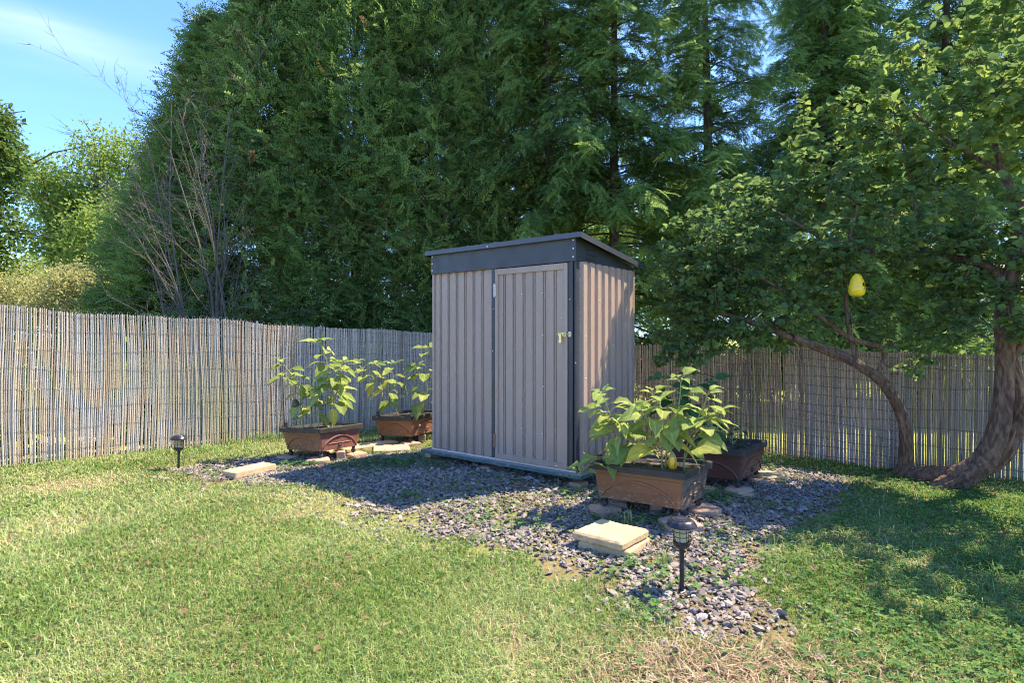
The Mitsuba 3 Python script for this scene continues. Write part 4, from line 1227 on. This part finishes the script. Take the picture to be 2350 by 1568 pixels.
for a_, L, lean in [(-.36, 3.9, .0), (-.26, 4.2, .1), (-.17, 4.5, -.1), (-.09, 4.4, .1), (.02, 4.3, 0), (.10, 4.1, -.1), (.17, 3.7, .1), (-.48, 2.9, .0), (-.62, 2.3, .1), (.22, 2.9, .0), (-.75, 1.8, .2), (-.33, 3.2, -.2), (-.22, 3.6, .2)]:
    grow(np.array([-4.02 + r.normal(0, .06), 7.98 + r.normal(0, .06), -.05]), np.array([a_, lean * .8 - .05, 1.25]), L, r.uniform(.013, .022), 0, .035)
putmb('twigs', tw, 'mat_greybark', bare, kind='stuff')
tv, tf = leaf_diamond()
hi = np.array(TIPS)
hi = hi[(hi[:, 2] > 2.2)]
hi = hi[r.random(len(hi)) < .10]
put('withered_leaves', *(lambda q_: (q_.mesh(), 'mat_deadleaf'))(q9 := MB().add(*scatter(tv, tf, np.zeros(4), frames(r.normal(size=(len(hi), 3)), r.normal(size=(len(hi), 3))), hi, r.uniform(.03, .05, len(hi)), r.random(len(hi))))), bare, uv=q9.uv(), kind='stuff')

# ------------------------------------------------------------------ lilac
lil = thing('lilac_tree', 'old gnarled lilac tree with two leaning trunks and a wide green crown at the right', 'tree')
r = rot(130)


def gnarled(name, pts, rads, n=40, sides=16, rough=.22, label=None):
    P = spline(pts, n); Rr = np.interp(np.linspace(0, 1, n), np.linspace(0, 1, len(rads)), rads)
    v, f, u = tube(P, Rr, sides)
    ax = np.repeat(P, sides, 0)
    d = v - ax
    th = np.tile(np.arange(sides) * 2 * np.pi / sides, n)
    tt = np.repeat(np.linspace(0, 1, n), sides)
    q_ = np.stack([np.cos(th) * 1.6 + tt * 2.0, np.sin(th) * 1.6, tt * 3.2 + len(pts) * 7], -1)
    tw_ = th + tt * 1.8 + .8 * meshkit.noise(q_ * .8, 2)
    rg = np.abs(2 * meshkit.fbm(np.stack([np.cos(tw_) * 3.4, np.sin(tw_) * 3.4, tt * 2.4 + len(pts) * 3], -1), 3, 12) - 1)
    k_ = 1 + rough * 1.5 * (meshkit.fbm(q_, 4, 7) - .5) + rough * .35 * np.sin(tw_ * 4) - rough * .75 * (np.exp(-rg * 9) - .25) + rough * .9 * np.clip(meshkit.noise(q_ * 1.3 + 31, 6) - .72, 0, 1) * 3
    v = ax + d * k_[:, None]
    put(name, (v, f), 'mat_bark', lil, smooth=True, label=label)
    return P, Rr


NODES = []
for nm, pts, rads, n_, sd, lb in [
    ('trunk', [(3.28, 4.62, -.06), (3.43, 4.55, .07), (3.57, 4.47, .24), (3.64, 4.42, .50), (3.66, 4.40, .82), (3.63, 4.36, 1.08), (3.59, 4.32, 1.38), (3.66, 4.28, 1.8)], [.070, .078, .072, .068, .060, .056, .050, .040], 60, 22, 'thick gnarled trunk at the right edge'),
    ('trunk', [(3.30, 5.00, -.06), (3.28, 4.93, .12), (3.22, 4.86, .45), (3.05, 4.80, .74), (2.82, 4.78, .93), (2.60, 4.82, 1.04), (2.30, 4.86, 1.16)], [.085, .054, .042, .040, .038, .034, .027], 56, 18, 'thinner trunk leaning far to the left'),
    ('trunk', [(3.52, 4.52, .08), (3.70, 4.46, .27), (3.775, 4.43, .56), (3.75, 4.41, .85), (3.68, 4.38, 1.08)], [.04, .048, .052, .045, .034], 40, 18, 'dark reddish strand twisted round the right trunk'),
    ('root', [(3.26, 4.95, -.01), (3.36, 4.80, .04), (3.50, 4.62, .08), (3.62, 4.48, .22)], [.06, .075, .085, .06], 24, 14, None),
    ('limb', [(3.64, 4.38, .95), (3.86, 4.34, 1.25), (3.98, 4.3, 1.45), (4.15, 4.2, 1.7)], [.05, .05, .045, .04], 30, 14, None),
    ('limb', [(2.78, 4.78, .95), (2.70, 4.76, 1.30), (2.66, 4.72, 1.75), (2.72, 4.66, 2.2)], [.032, .026, .022, .012], 20, 8, None),
    ('limb', [(2.32, 4.86, 1.15), (2.02, 4.92, 1.28), (1.74, 4.96, 1.36), (1.52, 4.98, 1.30)], [.045, .032, .024, .012], 20, 8, None),
    ('limb', [(2.95, 4.79, .84), (2.98, 4.74, 1.06), (2.70, 4.74, 1.16), (2.42, 4.78, 1.38), (2.1, 4.8, 1.6), (1.8, 4.9, 1.75)], [.035, .032, .03, .024, .018, .010], 24, 8, None),
    ('limb', [(3.60, 4.30, 1.5), (3.52, 4.4, 1.70), (3.20, 4.6, 1.80), (2.82, 4.72, 1.86), (2.50, 4.8, 1.98), (2.2, 4.9, 2.2)], [.06, .05, .048, .036, .026, .012], 30, 10, None),
    ('limb', [(3.66, 4.29, 1.7), (3.80, 4.4, 2.05), (3.80, 4.6, 2.50), (3.77, 4.8, 3.35)], [.055, .045, .038, .014], 26, 10, None),
    ('limb', [(4.15, 4.2, 1.68), (4.28, 4.4, 2.2), (4.36, 4.5, 2.7), (4.45, 4.6, 3.5)], [.055, .042, .032, .014], 22, 10, None),
    ('limb', [(3.20, 4.6, 1.8), (3.28, 4.8, 2.15), (3.36, 5.0, 2.6), (3.30, 5.1, 3.0)], [.03, .025, .02, .010], 18, 8, None),
    ('limb', [(4.15, 4.2, 1.7), (4.5, 4.1, 2.1), (4.8, 4.0, 2.6)], [.055, .042, .016], 16, 10, None),
    ('limb', [(3.80, 4.6, 2.45), (3.6, 4.9, 2.8), (3.4, 5.1, 3.15)], [.026, .02, .010], 14, 8, None)]:
    P, Rr = gnarled(nm, pts, rads if nm != 'limb' else [q_ * .66 for q_ in rads], n_ * 2 if nm != 'limb' else n_, 40 if nm == 'trunk' else sd, .30 if nm != 'limb' else .12, lb)
    if nm != 'root':
        NODES += [tuple(p) for p, q_ in zip(P[len(P) // (3 if nm == 'trunk' else 12):], Rr)]
    if nm == 'trunk':
        NODES = [p for p in NODES if p[2] > .85]

# crown volume: (x, y, z, radius, twigs)
VOL = [(1.62, 5.05, 1.62, .42, 80), (1.55, 5.1, 1.95, .30, 30), (1.62, 5.3, 1.5, .35, 45), (1.95, 5.0, 2.0, .50, 66), (2.5, 5.1, 2.29, .55, 66), (2.0, 4.95, 1.5, .40, 48), (2.5, 4.8, 1.62, .38, 40), (3.08, 5.2, 2.88, .66, 52), (3.57, 5.2, 3.31, .72, 54), (3.3, 5.0, 2.36, .5, 46),
       (3.25, 4.6, 1.65, .38, 36), (3.55, 4.4, 1.72, .38, 38), (4.1, 4.8, 2.79, .65, 46), (3.96, 4.92, 3.79, .75, 50), (4.5, 4.7, 3.7, .60, 26), (4.6, 3.9, 2.1, .45, 34),
       (3.7, 4.4, 2.9, .40, 34), (4.2, 3.8, 2.9, .55, 26), (4.3, 4.4, 3.2, .5, 22), (5.0, 3.5, 4.2, .8, 34), (4.6, 3.9, 3.4, .62, 30), (4.1, 3.3, 2.9, .40, 8), (4.7, 3.3, 3.2, .5, 16), (3.4, 3.75, 1.9, .3, 12),
       (1.42, 5.06, 1.22, .20, 14), (1.5, 4.95, 1.10, .24, 18), (1.9, 4.9, 1.16, .22, 14), (2.3, 4.98, 1.2, .2, 9), (1.32, 5.0, .98, .14, 8), (3.5, 4.6, 1.35, .2, 10), (3.05, 4.7, 1.3, .22, 12), (3.85, 4.2, 1.5, .25, 18), (3.85, 4.3, 2.0, .35, 24), (2.9, 4.75, 1.35, .2, 9), (3.3, 4.78, .95, .14, 5), (3.45, 4.72, 1.2, .14, 5), (3.4, 4.1, 3.0, .3, 7),
       (3.2, 4.45, 1.95, .34, 34), (2.8, 4.52, 1.88, .30, 26), (2.45, 4.62, 1.9, .3, 24), (3.55, 4.4, 2.1, .3, 22), (1.85, 5.35, 1.85, .4, 55), (2.1, 5.45, 2.3, .4, 45), (3.75, 4.1, 1.75, .22, 14), (3.56, 4.12, 1.27, .2, 14), (3.72, 4.05, 1.42, .22, 14), (3.3, 4.4, 1.27, .2, 9), (3.42, 4.3, 1.55, .22, 12), (3.3, 4.45, 1.5, .2, 12), (1.75, 4.9, 1.3, .25, 22), (2.2, 4.75, 1.35, .22, 16)]
A = []
for x, y, z, R_, n_ in VOL:
    n_ = int(n_ * 1.4)
    d = r.normal(size=(n_, 3)); d /= np.linalg.norm(d, axis=1, keepdims=True)
    A.append(np.array([x, y, z]) + d * (R_ * r.random((n_, 1)) ** .45) * [1.05, .9, .92])
A = np.vstack(A)
nodes = np.array(NODES)
order = np.argsort([np.min(np.linalg.norm(nodes - a, axis=1)) for a in A])
tw = MB()
LP, LD, LN, LS, LC = [], [], [], [], []
nl = list(nodes)
narr = np.zeros((len(nodes) + 8 * len(A), 3)); narr[:len(nodes)] = nodes; cnt = len(nodes)
for a in A[order]:
    dd = np.linalg.norm(narr[:cnt] - a, axis=1) + .35 * np.maximum(narr[:cnt, 2] - a[2] + .05, 0)
    b = narr[dd.argmin()]
    L = np.linalg.norm(a - b)
    if L < .04:
        continue
    m = (a + b) / 2 + r.normal(size=3) * .10 * L + [0, 0, -.06 * L]
    P = spline([b, m, a], 7)
    tw.add(*tube(P, np.linspace(min(.0035 + .009 * L, .014), .0022, 7), 4))
    narr[cnt:cnt + 6] = P[1:]; cnt += 6
    n_ = int(r.integers(10, 17))
    tt = 1 - .55 * r.random(n_) ** 1.3 * min(1, .45 / max(L, .2)); tt[:3] = 1
    pos = np.stack([np.interp(tt, np.linspace(0, 1, 7), P[:, k_]) for k_ in range(3)], -1)
    az = r.uniform(0, 6.28, n_)
    out = np.stack([np.cos(az), np.sin(az), r.uniform(-.75, .35, n_)], -1)
    tip = (a - b) / L
    D = out + tip * .35
    LP.append(pos + out * .022); LD.append(D); LN.append(np.array([0, 0, .8]) + r.normal(size=(n_, 3)) * .75 + tip * .2)
    LS.append(r.uniform(.032, .068, n_) * (1.25 if a[2] > 2.3 else 1)); LC.append(np.clip(.30 + .4 * r.random(n_) + .3 * (r.random() - .5) + .16 * (a[2] > 2.6), 0, 1))
LP, LD, LN, LS, LC = map(np.concatenate, (LP, LD, LN, LS, LC))
putmb('twigs', tw, 'mat_twig', lil, smooth=True, kind='stuff')
hv = np.array([[0, 0, 0], [.28, 0, -.03], [.65, 0, -.02], [1.0, 0, -.14], [.02, .27, .06], [.30, .44, .11], [.68, .26, .05], [.02, -.27, .06], [.30, -.44, .11], [.68, -.26, .05]])
hf = np.array([[0, 1, 4], [4, 1, 5], [1, 2, 5], [5, 2, 6], [2, 3, 6], [0, 7, 1], [7, 8, 1], [1, 8, 2], [8, 9, 2], [2, 9, 3]])
hu = np.array([0, 0, 0, 0, 1, 1, 1, 1, 1, 1.])
FR = frames(LD, LN)
infr = (np.abs(LP[:, 0] / LP[:, 1]) < .9) & ((LP[:, 2] - 1.16) / LP[:, 1] < .6)
score = LS / np.linalg.norm(LP - [0, 0, 1.16], axis=1) * (np.abs((FR[:, :, 2] * (LP - [0, 0, 1.16])).sum(-1)) / np.linalg.norm(LP, axis=1) + .2) * infr
big = np.argsort(-score)[:296]
rest = np.setdiff1d(np.arange(len(LP)), big)
for i_ in big:
    v, f, u = scatter(hv, hf, hu, FR[i_:i_ + 1], LP[i_:i_ + 1], LS[i_:i_ + 1], LC[i_:i_ + 1])
    put('leaf', (v, f), 'mat_lilac', lil, uv=u, smooth=True)
mb = MB().add(*scatter(hv, hf, hu, FR[rest], LP[rest], LS[rest], LC[rest]))
putmb('foliage', mb, 'mat_lilac', lil, smooth=True, kind='stuff')

# yellow hanging bird house
fx, fy, fz = 2.60, 4.46, 1.555
fd = thing('bird_house', 'glossy yellow pear shaped bird house hanging in the lilac', 'bird house')
prof = [(0, -.088), (.030, -.087), (.048, -.078), (.057, -.060), (.060, -.035), (.057, -.005), (.049, .030), (.038, .060), (.027, .080), (.014, .091), (0, .094)]
prof = spline(np.c_[np.array(prof), np.zeros(11)], 36)[:, :2]
om = manifold3d.CrossSection([np.maximum(prof, [0, -1])]).revolve(40)
im = om.scale([.93, .93, .95])
cut = manifold3d.Manifold.cylinder(.09, .0165, .0165, 24).rotate([0, 90, 0]).rotate([0, 0, -60]).translate([.0, 0, .002])
sm = ((om - im) - cut).to_mesh(); sv, sf = np.array(sm.vert_properties[:, :3], float), np.array(sm.tri_verts)
put('body', trimesh.Trimesh(sv * .94 + [fx, fy, fz], sf, process=False), 'mat_yellow', fd, smooth=40)
v, f, _ = tube([(fx + .022, fy - .040, fz - .024), (fx + .040, fy - .072, fz - .024)], .003, 6)
put('perch', (v, f), 'mat_twig', fd)
v, f, _ = tube([(fx, fy, fz + .088), (fx + .01, fy + .04, fz + .22), (fx + .03, fy + .20, fz + .33)], .0013, 4)
put('hanging_wire', (v, f), 'mat_wire', fd)

# ------------------------------------------------------------------ plants in the boxes


def eggleaf(L, Wd, droop, r, curl=.2):
    rows, cols = 8, 5
    s_ = np.linspace(0, 1, rows)
    wd = Wd * .5 * np.sin(np.pi * np.clip(s_, .0, 1) ** .72) ** .8 * (1 + .10 * np.sin(s_ * 15 + r.uniform(0, 6)))
    wd[0] = Wd * .05; wd[-1] = 0.001
    lat = np.linspace(-1, 1, cols)
    X_ = s_[:, None] * L * np.ones(cols)
    Y_ = wd[:, None] * lat
    fold = r.uniform(.12, .42)
    ph = r.uniform(0, 6)
    Z_ = np.abs(Y_) * fold - droop * L * s_[:, None] ** 2 + curl * .10 * L * np.sin(s_[:, None] * 11 + ph + lat * 1.3) * np.abs(lat) + .03 * L * np.sin(s_[:, None] * 6 + ph)
    X_ = X_ - .25 * droop * L * s_[:, None] ** 2
    v = np.stack([X_, Y_, Z_], -1).reshape(-1, 3)
    i, j = np.meshgrid(np.arange(rows - 1), np.arange(cols - 1), indexing='ij')
    q_ = np.stack([i * cols + j, (i + 1) * cols + j, (i + 1) * cols + j + 1, i * cols + j + 1], -1).reshape(-1, 4)
    return v, np.vstack([q_[:, [0, 1, 2]], q_[:, [0, 2, 3]]]), np.tile(np.abs(lat), rows)


def plant(kind, label, root, stems, seed, leaf=(.10, .16), mat='mat_eggplant', step=.052, first=.18, srad=.0068, tips=True, yellow=0, wide=.58, low_droop=1.0, dens=1):
    r = rot(seed)
    k = thing(kind, label, 'plant')
    root = np.asarray(root, float)
    n_leaf = 0
    for si, st in enumerate(stems):
        P = spline([root + np.array(p) for p in st], 16)
        if si == 0:
            P = np.vstack([P[0] - [0, 0, .03], P])
        L = np.linalg.norm(np.diff(P, axis=0), axis=1).sum()
        t_ = np.r_[0, np.cumsum(np.linalg.norm(np.diff(P, axis=0), axis=1))] / L
        mb = MB().add(*tube(P, np.interp(t_, [0, 1], [srad, srad * .42]), 6))
        nn = max(3, int(L * (1 - first) / step * 1.15 * dens))
        az = r.uniform(0, 6.28)
        lv = []
        for q_ in range(nn):
            u = first + (1 - first) * (q_ + r.uniform(.2, .8)) / nn
            az += 2.4 + r.normal(0, .4)
            lv.append((u, az, 1.0))
        if tips:
            for q_ in range(4):
                lv.append((1.0, az + q_ * 1.6 + r.normal(0, .3), .62))
        for u, a_, k_ in lv:
            p = np.array([np.interp(u, t_, P[:, c_]) for c_ in range(3)])
            size = 1.38 * r.uniform(*leaf) * k_ * (1.08 - .34 * u)
            hd = np.array([math.cos(a_), math.sin(a_), 0])
            el = r.uniform(.15, .75) + .45 * (u > .93)
            pl = size * r.uniform(.28, .48)
            p1 = p + (hd * math.cos(el) + [0, 0, math.sin(el)]) * pl
            mb.add(*tube([p, (p + p1) / 2 + [0, 0, .006], p1], [.0026, .0022, .0018], 4))
            pitch = el * .5 - (.95 * (1 - u) * low_droop) * r.uniform(.4, 1.15) - .06
            d = hd * math.cos(pitch) + np.array([0, 0, math.sin(pitch)])
            Rm = frames(d[None], (np.array([0, 0, 1.]) + r.normal(size=3) * .30 + hd * .25)[None])[0]
            v, f, lat = eggleaf(size, size * r.uniform(wide * .85, wide * 1.15), r.uniform(.15, .55), r)
            col = np.clip(r.normal(.5, .2), 0, .9)
            if u < .4 and r.random() < .10 + yellow:
                col = r.uniform(.95, 1)
            put('leaf', (v @ Rm.T + p1, f), mat, k, uv=np.c_[np.full(len(v), col), lat], smooth=True)
            n_leaf += 1
        put('stem', mb.mesh(), 'mat_stem', k, smooth=True)
    return k


def one_leaf(parent, p, d, nrm, L, Wd, droop, col, seed):
    v, f, lat = eggleaf(L, Wd, droop, rot(seed))
    Rm = frames(np.array([d], float), np.array([nrm], float))[0]
    put('leaf', (v @ Rm.T + np.asarray(p), f), 'mat_eggplant', parent, uv=np.c_[np.full(len(v), col), lat], smooth=True, label='large limp yellow leaf' if col > .93 else None)


def soil_z(q_):
    w, Ld, Wd, h = PLANTER_FRAMES[q_]
    return w([Wd / 2, Ld / 2, h - .02])[2]


zA, zB, zC, zD = (soil_z(q_) for q_ in 'ABCD')
k = plant('eggplant', 'eggplant leaning left at the left end of the left planter, with a dark fruit', (-2.02, 5.72, zA), [[(0, 0, 0), (-.02, 0, .22), (-.035, 0, .40), (-.11, 0, .52), (-.20, -.02, .64)], [(-.035, 0, .36), (-.10, -.02, .44), (-.19, -.03, .50)]], 201, (.11, .16), first=.26, step=.045)
fv, ff = lathe([(.0005, -.055), (.022, -.050), (.036, -.030), (.038, -.008), (.030, .018), (.016, .034), (.008, .042), (.0005, .044)], 18)
put('fruit', (fv + [-2.07, 5.66, zA + .245], ff), 'mat_fruit_dark', k, smooth=True)
plant('eggplant', 'low eggplant in the middle of the left planter, between its two tall neighbours', (-1.94, 5.70, zA), [[(0, 0, 0), (.01, -.01, .16), (-.01, -.02, .30)]], 202, (.11, .16), first=.3, step=.04)
k = plant('eggplant', 'tallest eggplant of the left planter, at its right end, with a yellow leaf', (-1.72, 5.66, zA), [[(0, 0, 0), (.0, 0, .30), (-.035, 0, .47), (-.05, 0, .64), (-.115, 0, .82)], [(0, 0, .27), (.07, -.02, .40), (.10, -.02, .55)], [(-.02, 0, .40), (.06, .02, .50), (.09, .02, .62)]], 203, (.11, .175), first=.24, step=.036)
one_leaf(k, (-1.70, 5.62, zA + .20), (.12, -.15, -1), (.2, -1, .1), .165, .085, .1, .96, 7)
one_leaf(k, (-1.62, 5.64, zA + .34), (.8, -.2, -.25), (0, -.4, 1), .17, .08, .3, .6, 8)
plant('eggplant', 'short thin stemmed eggplant at the front of the left planter', (-1.83, 5.60, zA), [[(0, 0, 0), (.0, 0, .18), (-.02, 0, .36)]], 204, (.12, .17), first=.62)
k = plant('eggplant', 'eggplant in the rear planter, its stem leaning far left over the grass', (-1.27, 6.60, zB), [[(0, 0, 0), (-.075, -.02, .18), (-.21, -.03, .37), (-.306, -.04, .45), (-.45, -.05, .585)], [(-.11, -.02, .24), (-.05, -.02, .38), (-.07, -.02, .56)], [(-.24, -.03, .40), (-.30, -.03, .46), (-.26, -.03, .56)]], 205, (.11, .16), first=.22, step=.042)
one_leaf(k, (-1.53, 6.54, zB + .36), (-.45, -.1, -1), (-.6, -1, .3), .19, .07, .1, .96, 9)
plant('eggplant', 'upright eggplant in the rear planter, half cut off by the left edge of the shed', (-.99, 6.50, zB), [[(0, 0, 0), (.06, 0, .22), (.05, 0, .44), (.075, 0, .74)], [(.05, 0, .40), (-.02, -.02, .50), (-.06, -.02, .52)]], 206, (.12, .18), first=.12, step=.045)
k = plant('eggplant', 'left eggplant of the near right planter, leaning towards the shed wall', (.80, 3.86, zC), [[(0, 0, 0), (-.04, 0, .106), (-.116, 0, .19), (-.155, -.01, .31), (-.205, -.01, .46)], [(-.10, 0, .02), (-.11, -.02, .12), (-.13, -.03, .25)], [(-.12, 0, .20), (-.19, -.02, .28), (-.22, -.02, .33)]], 207, (.095, .15), step=.029, first=.22, yellow=.02, low_droop=.75)
plant('eggplant', 'single thin eggplant stem between left and middle plants of the near right planter', (.79, 3.84, zC), [[(0, 0, 0), (-.008, 0, .145), (-.012, 0, .27), (-.014, 0, .38)]], 208, (.09, .12), first=.62, srad=.0045)
k = plant('eggplant', 'middle eggplant of the near right planter, with a yellow fruit at its foot', (.945, 3.72, zC), [[(0, 0, 0), (-.005, 0, .135), (.01, 0, .30), (-.01, 0, .405), (-.06, 0, .47)], [(.02, 0, .02), (.035, 0, .18), (.09, .02, .33), (.115, .02, .45), (.12, .02, .55)], [(0, 0, .22), (-.08, -.02, .30), (-.13, -.03, .36)]], 209, (.11, .165), step=.033, first=.24, yellow=.05, low_droop=.75)
fv, ff = lathe([(.0005, -.056), (.018, -.052), (.028, -.034), (.029, -.010), (.024, .015), (.015, .036), (.006, .046), (.0005, .048)], 18)
put('fruit', (fv + [.992, 3.66, zC + .075], ff), 'mat_fruit_yellow', k, smooth=True, label='ripe yellow fruit')
fc, ffc = lathe([(.0005, .056), (.006, .055), (.016, .042), (.021, .024), (.018, .027), (.004, .046)], 10)
put('calyx', (fc + [.992, 3.66, zC + .075], ffc), 'mat_stem', k)
k = plant('eggplant', 'right eggplant of the near right planter, with leaves hanging over the rim', (1.075, 3.70, zC), [[(0, 0, 0), (.01, 0, .135), (.068, 0, .29), (.116, 0, .386), (.145, 0, .47)], [(.03, 0, .19), (.11, -.01, .30), (.20, -.02, .345)], [(.005, 0, .08), (.05, -.03, .20), (.12, -.04, .24)]], 210, (.11, .165), step=.033, first=.26, yellow=.03, low_droop=.8)
one_leaf(k, (1.20, 3.66, zC + .35), (1, -.15, -.28), (-.1, -.35, 1), .17, .055, .25, .8, 11)
k = plant('eggplant', 'sprawling leafy shoot hanging over the left rim of the near right planter', (.63, 3.86, zC), [[(0, 0, 0), (-.05, -.02, .05), (-.12, -.04, .03), (-.20, -.06, -.05)]], 211, (.08, .13), first=.05, step=.035, low_droop=.4, srad=.004)
plant('pepper_plant', 'small dark green pepper plant with a yellow pod in the shaded planter', (1.70, 4.55, zD), [[(0, 0, 0), (-.005, 0, .08), (.01, 0, .16)], [(0, 0, .03), (.05, 0, .10), (.09, 0, .17)], [(0, 0, .03), (-.04, .02, .10), (-.06, .02, .18)]], 212, (.045, .07), mat='mat_pepper', step=.020, first=.35, srad=.003, wide=.4)
plant('eggplant', 'dark green shaded plant at the back of the shaded planter, taller than the near plants', (1.33, 4.66, zD), [[(0, 0, 0), (-.04, 0, .22), (-.08, 0, .40), (-.16, 0, .50)], [(0, 0, .15), (.06, 0, .34), (.07, 0, .54)], [(0, 0, .20), (.16, 0, .42), (.26, 0, .50)]], 213, (.12, .18), mat='mat_pepper', step=.055, first=.35)
plant('pepper_plant', 'low dark green pepper plant at the left end of the shaded planter', (1.50, 4.52, zD), [[(0, 0, 0), (-.02, 0, .10), (0, 0, .2)], [(0, 0, .03), (.06, 0, .12), (.08, 0, .2)]], 214, (.06, .09), mat='mat_pepper', step=.025, first=.3, srad=.003)

# ------------------------------------------------------------------ neighbour's house, glimpsed through the lilac
hs = thing('house', 'white sided house glimpsed through the lilac leaves above the right fence', 'house')
hx0, hx1, hy0, hy1, hz = 13.2, 24.0, 25.0, 33.0, 3.1
mb = MB()
for q_ in range(20):
    z0 = .1 + q_ * .15
    mb.tm(trimesh.convex.convex_hull(np.array([[x, y, z] for x in (hx0, hx1) for y, z in ((hy0 - .028, z0), (hy0 - .006, z0 + .149), (hy0 + .08, z0), (hy0 + .08, z0 + .149))])))
    mb.tm(trimesh.convex.convex_hull(np.array([[x, y, z] for y in (hy0 + .09, hy1) for x, z in ((hx0 - .028, z0), (hx0 - .006, z0 + .149), (hx0 + .08, z0), (hx0 + .08, z0 + .149))])))
put('siding', mb.mesh(), 'mat_siding', hs, kind='stuff')
for y0, y1, z0, z1 in ((hy0 - .5, (hy0 + hy1) / 2, hz, hz + 2.3), ((hy0 + hy1) / 2, hy1 + .5, hz + 2.3, hz)):
    v = np.array([[x, y, z + d_] for x in (hx0 - .4, hx1 + .4) for y, z in ((y0, z0), (y1, z1)) for d_ in (0, .14)])
    m = trimesh.convex.convex_hull(v)
    put('roof', trimesh.Trimesh(m.vertices, m.faces, process=False), 'mat_shingles', hs)
for x in (14.6, 17.2, 20.3):
    m = bx(x, x + 1.0, hy0 - .060, hy0 - .03, 1.0, 2.4, .01)
    wn = put('window', m, 'mat_siding', hs)
    put('pane', bx(x + .08, x + .92, hy0 - .066, hy0 - .061, 1.08, 2.32, .001), 'mat_darkglass', wn)

r = rot(150)
x, y = lawn_points(150, r, 1.4)
ok = shapely.contains_xy(YARD, x, y) & ~np.array([any(p.contains(shapely.Point(a, b)) for p in PAVED) for a, b in zip(x, y)])
x, y = x[ok], y[ok]
lv, lf = leaf_diamond()
mb = MB().add(*scatter(lv, lf, np.zeros(4), frames(np.c_[r.normal(size=(len(x), 2)), r.normal(0, .12, len(x))], np.c_[r.normal(0, .3, (len(x), 2)), np.ones(len(x))]), np.c_[x, y, gh(x, y) + .03], r.uniform(.022, .05, len(x)), r.random(len(x))))
putmb('fallen_leaves', mb, 'mat_deadleaf', kind='stuff', label='few small dry brown leaves fallen on lawn and gravel', cat='leaves')

make_grass()
make_weeds()
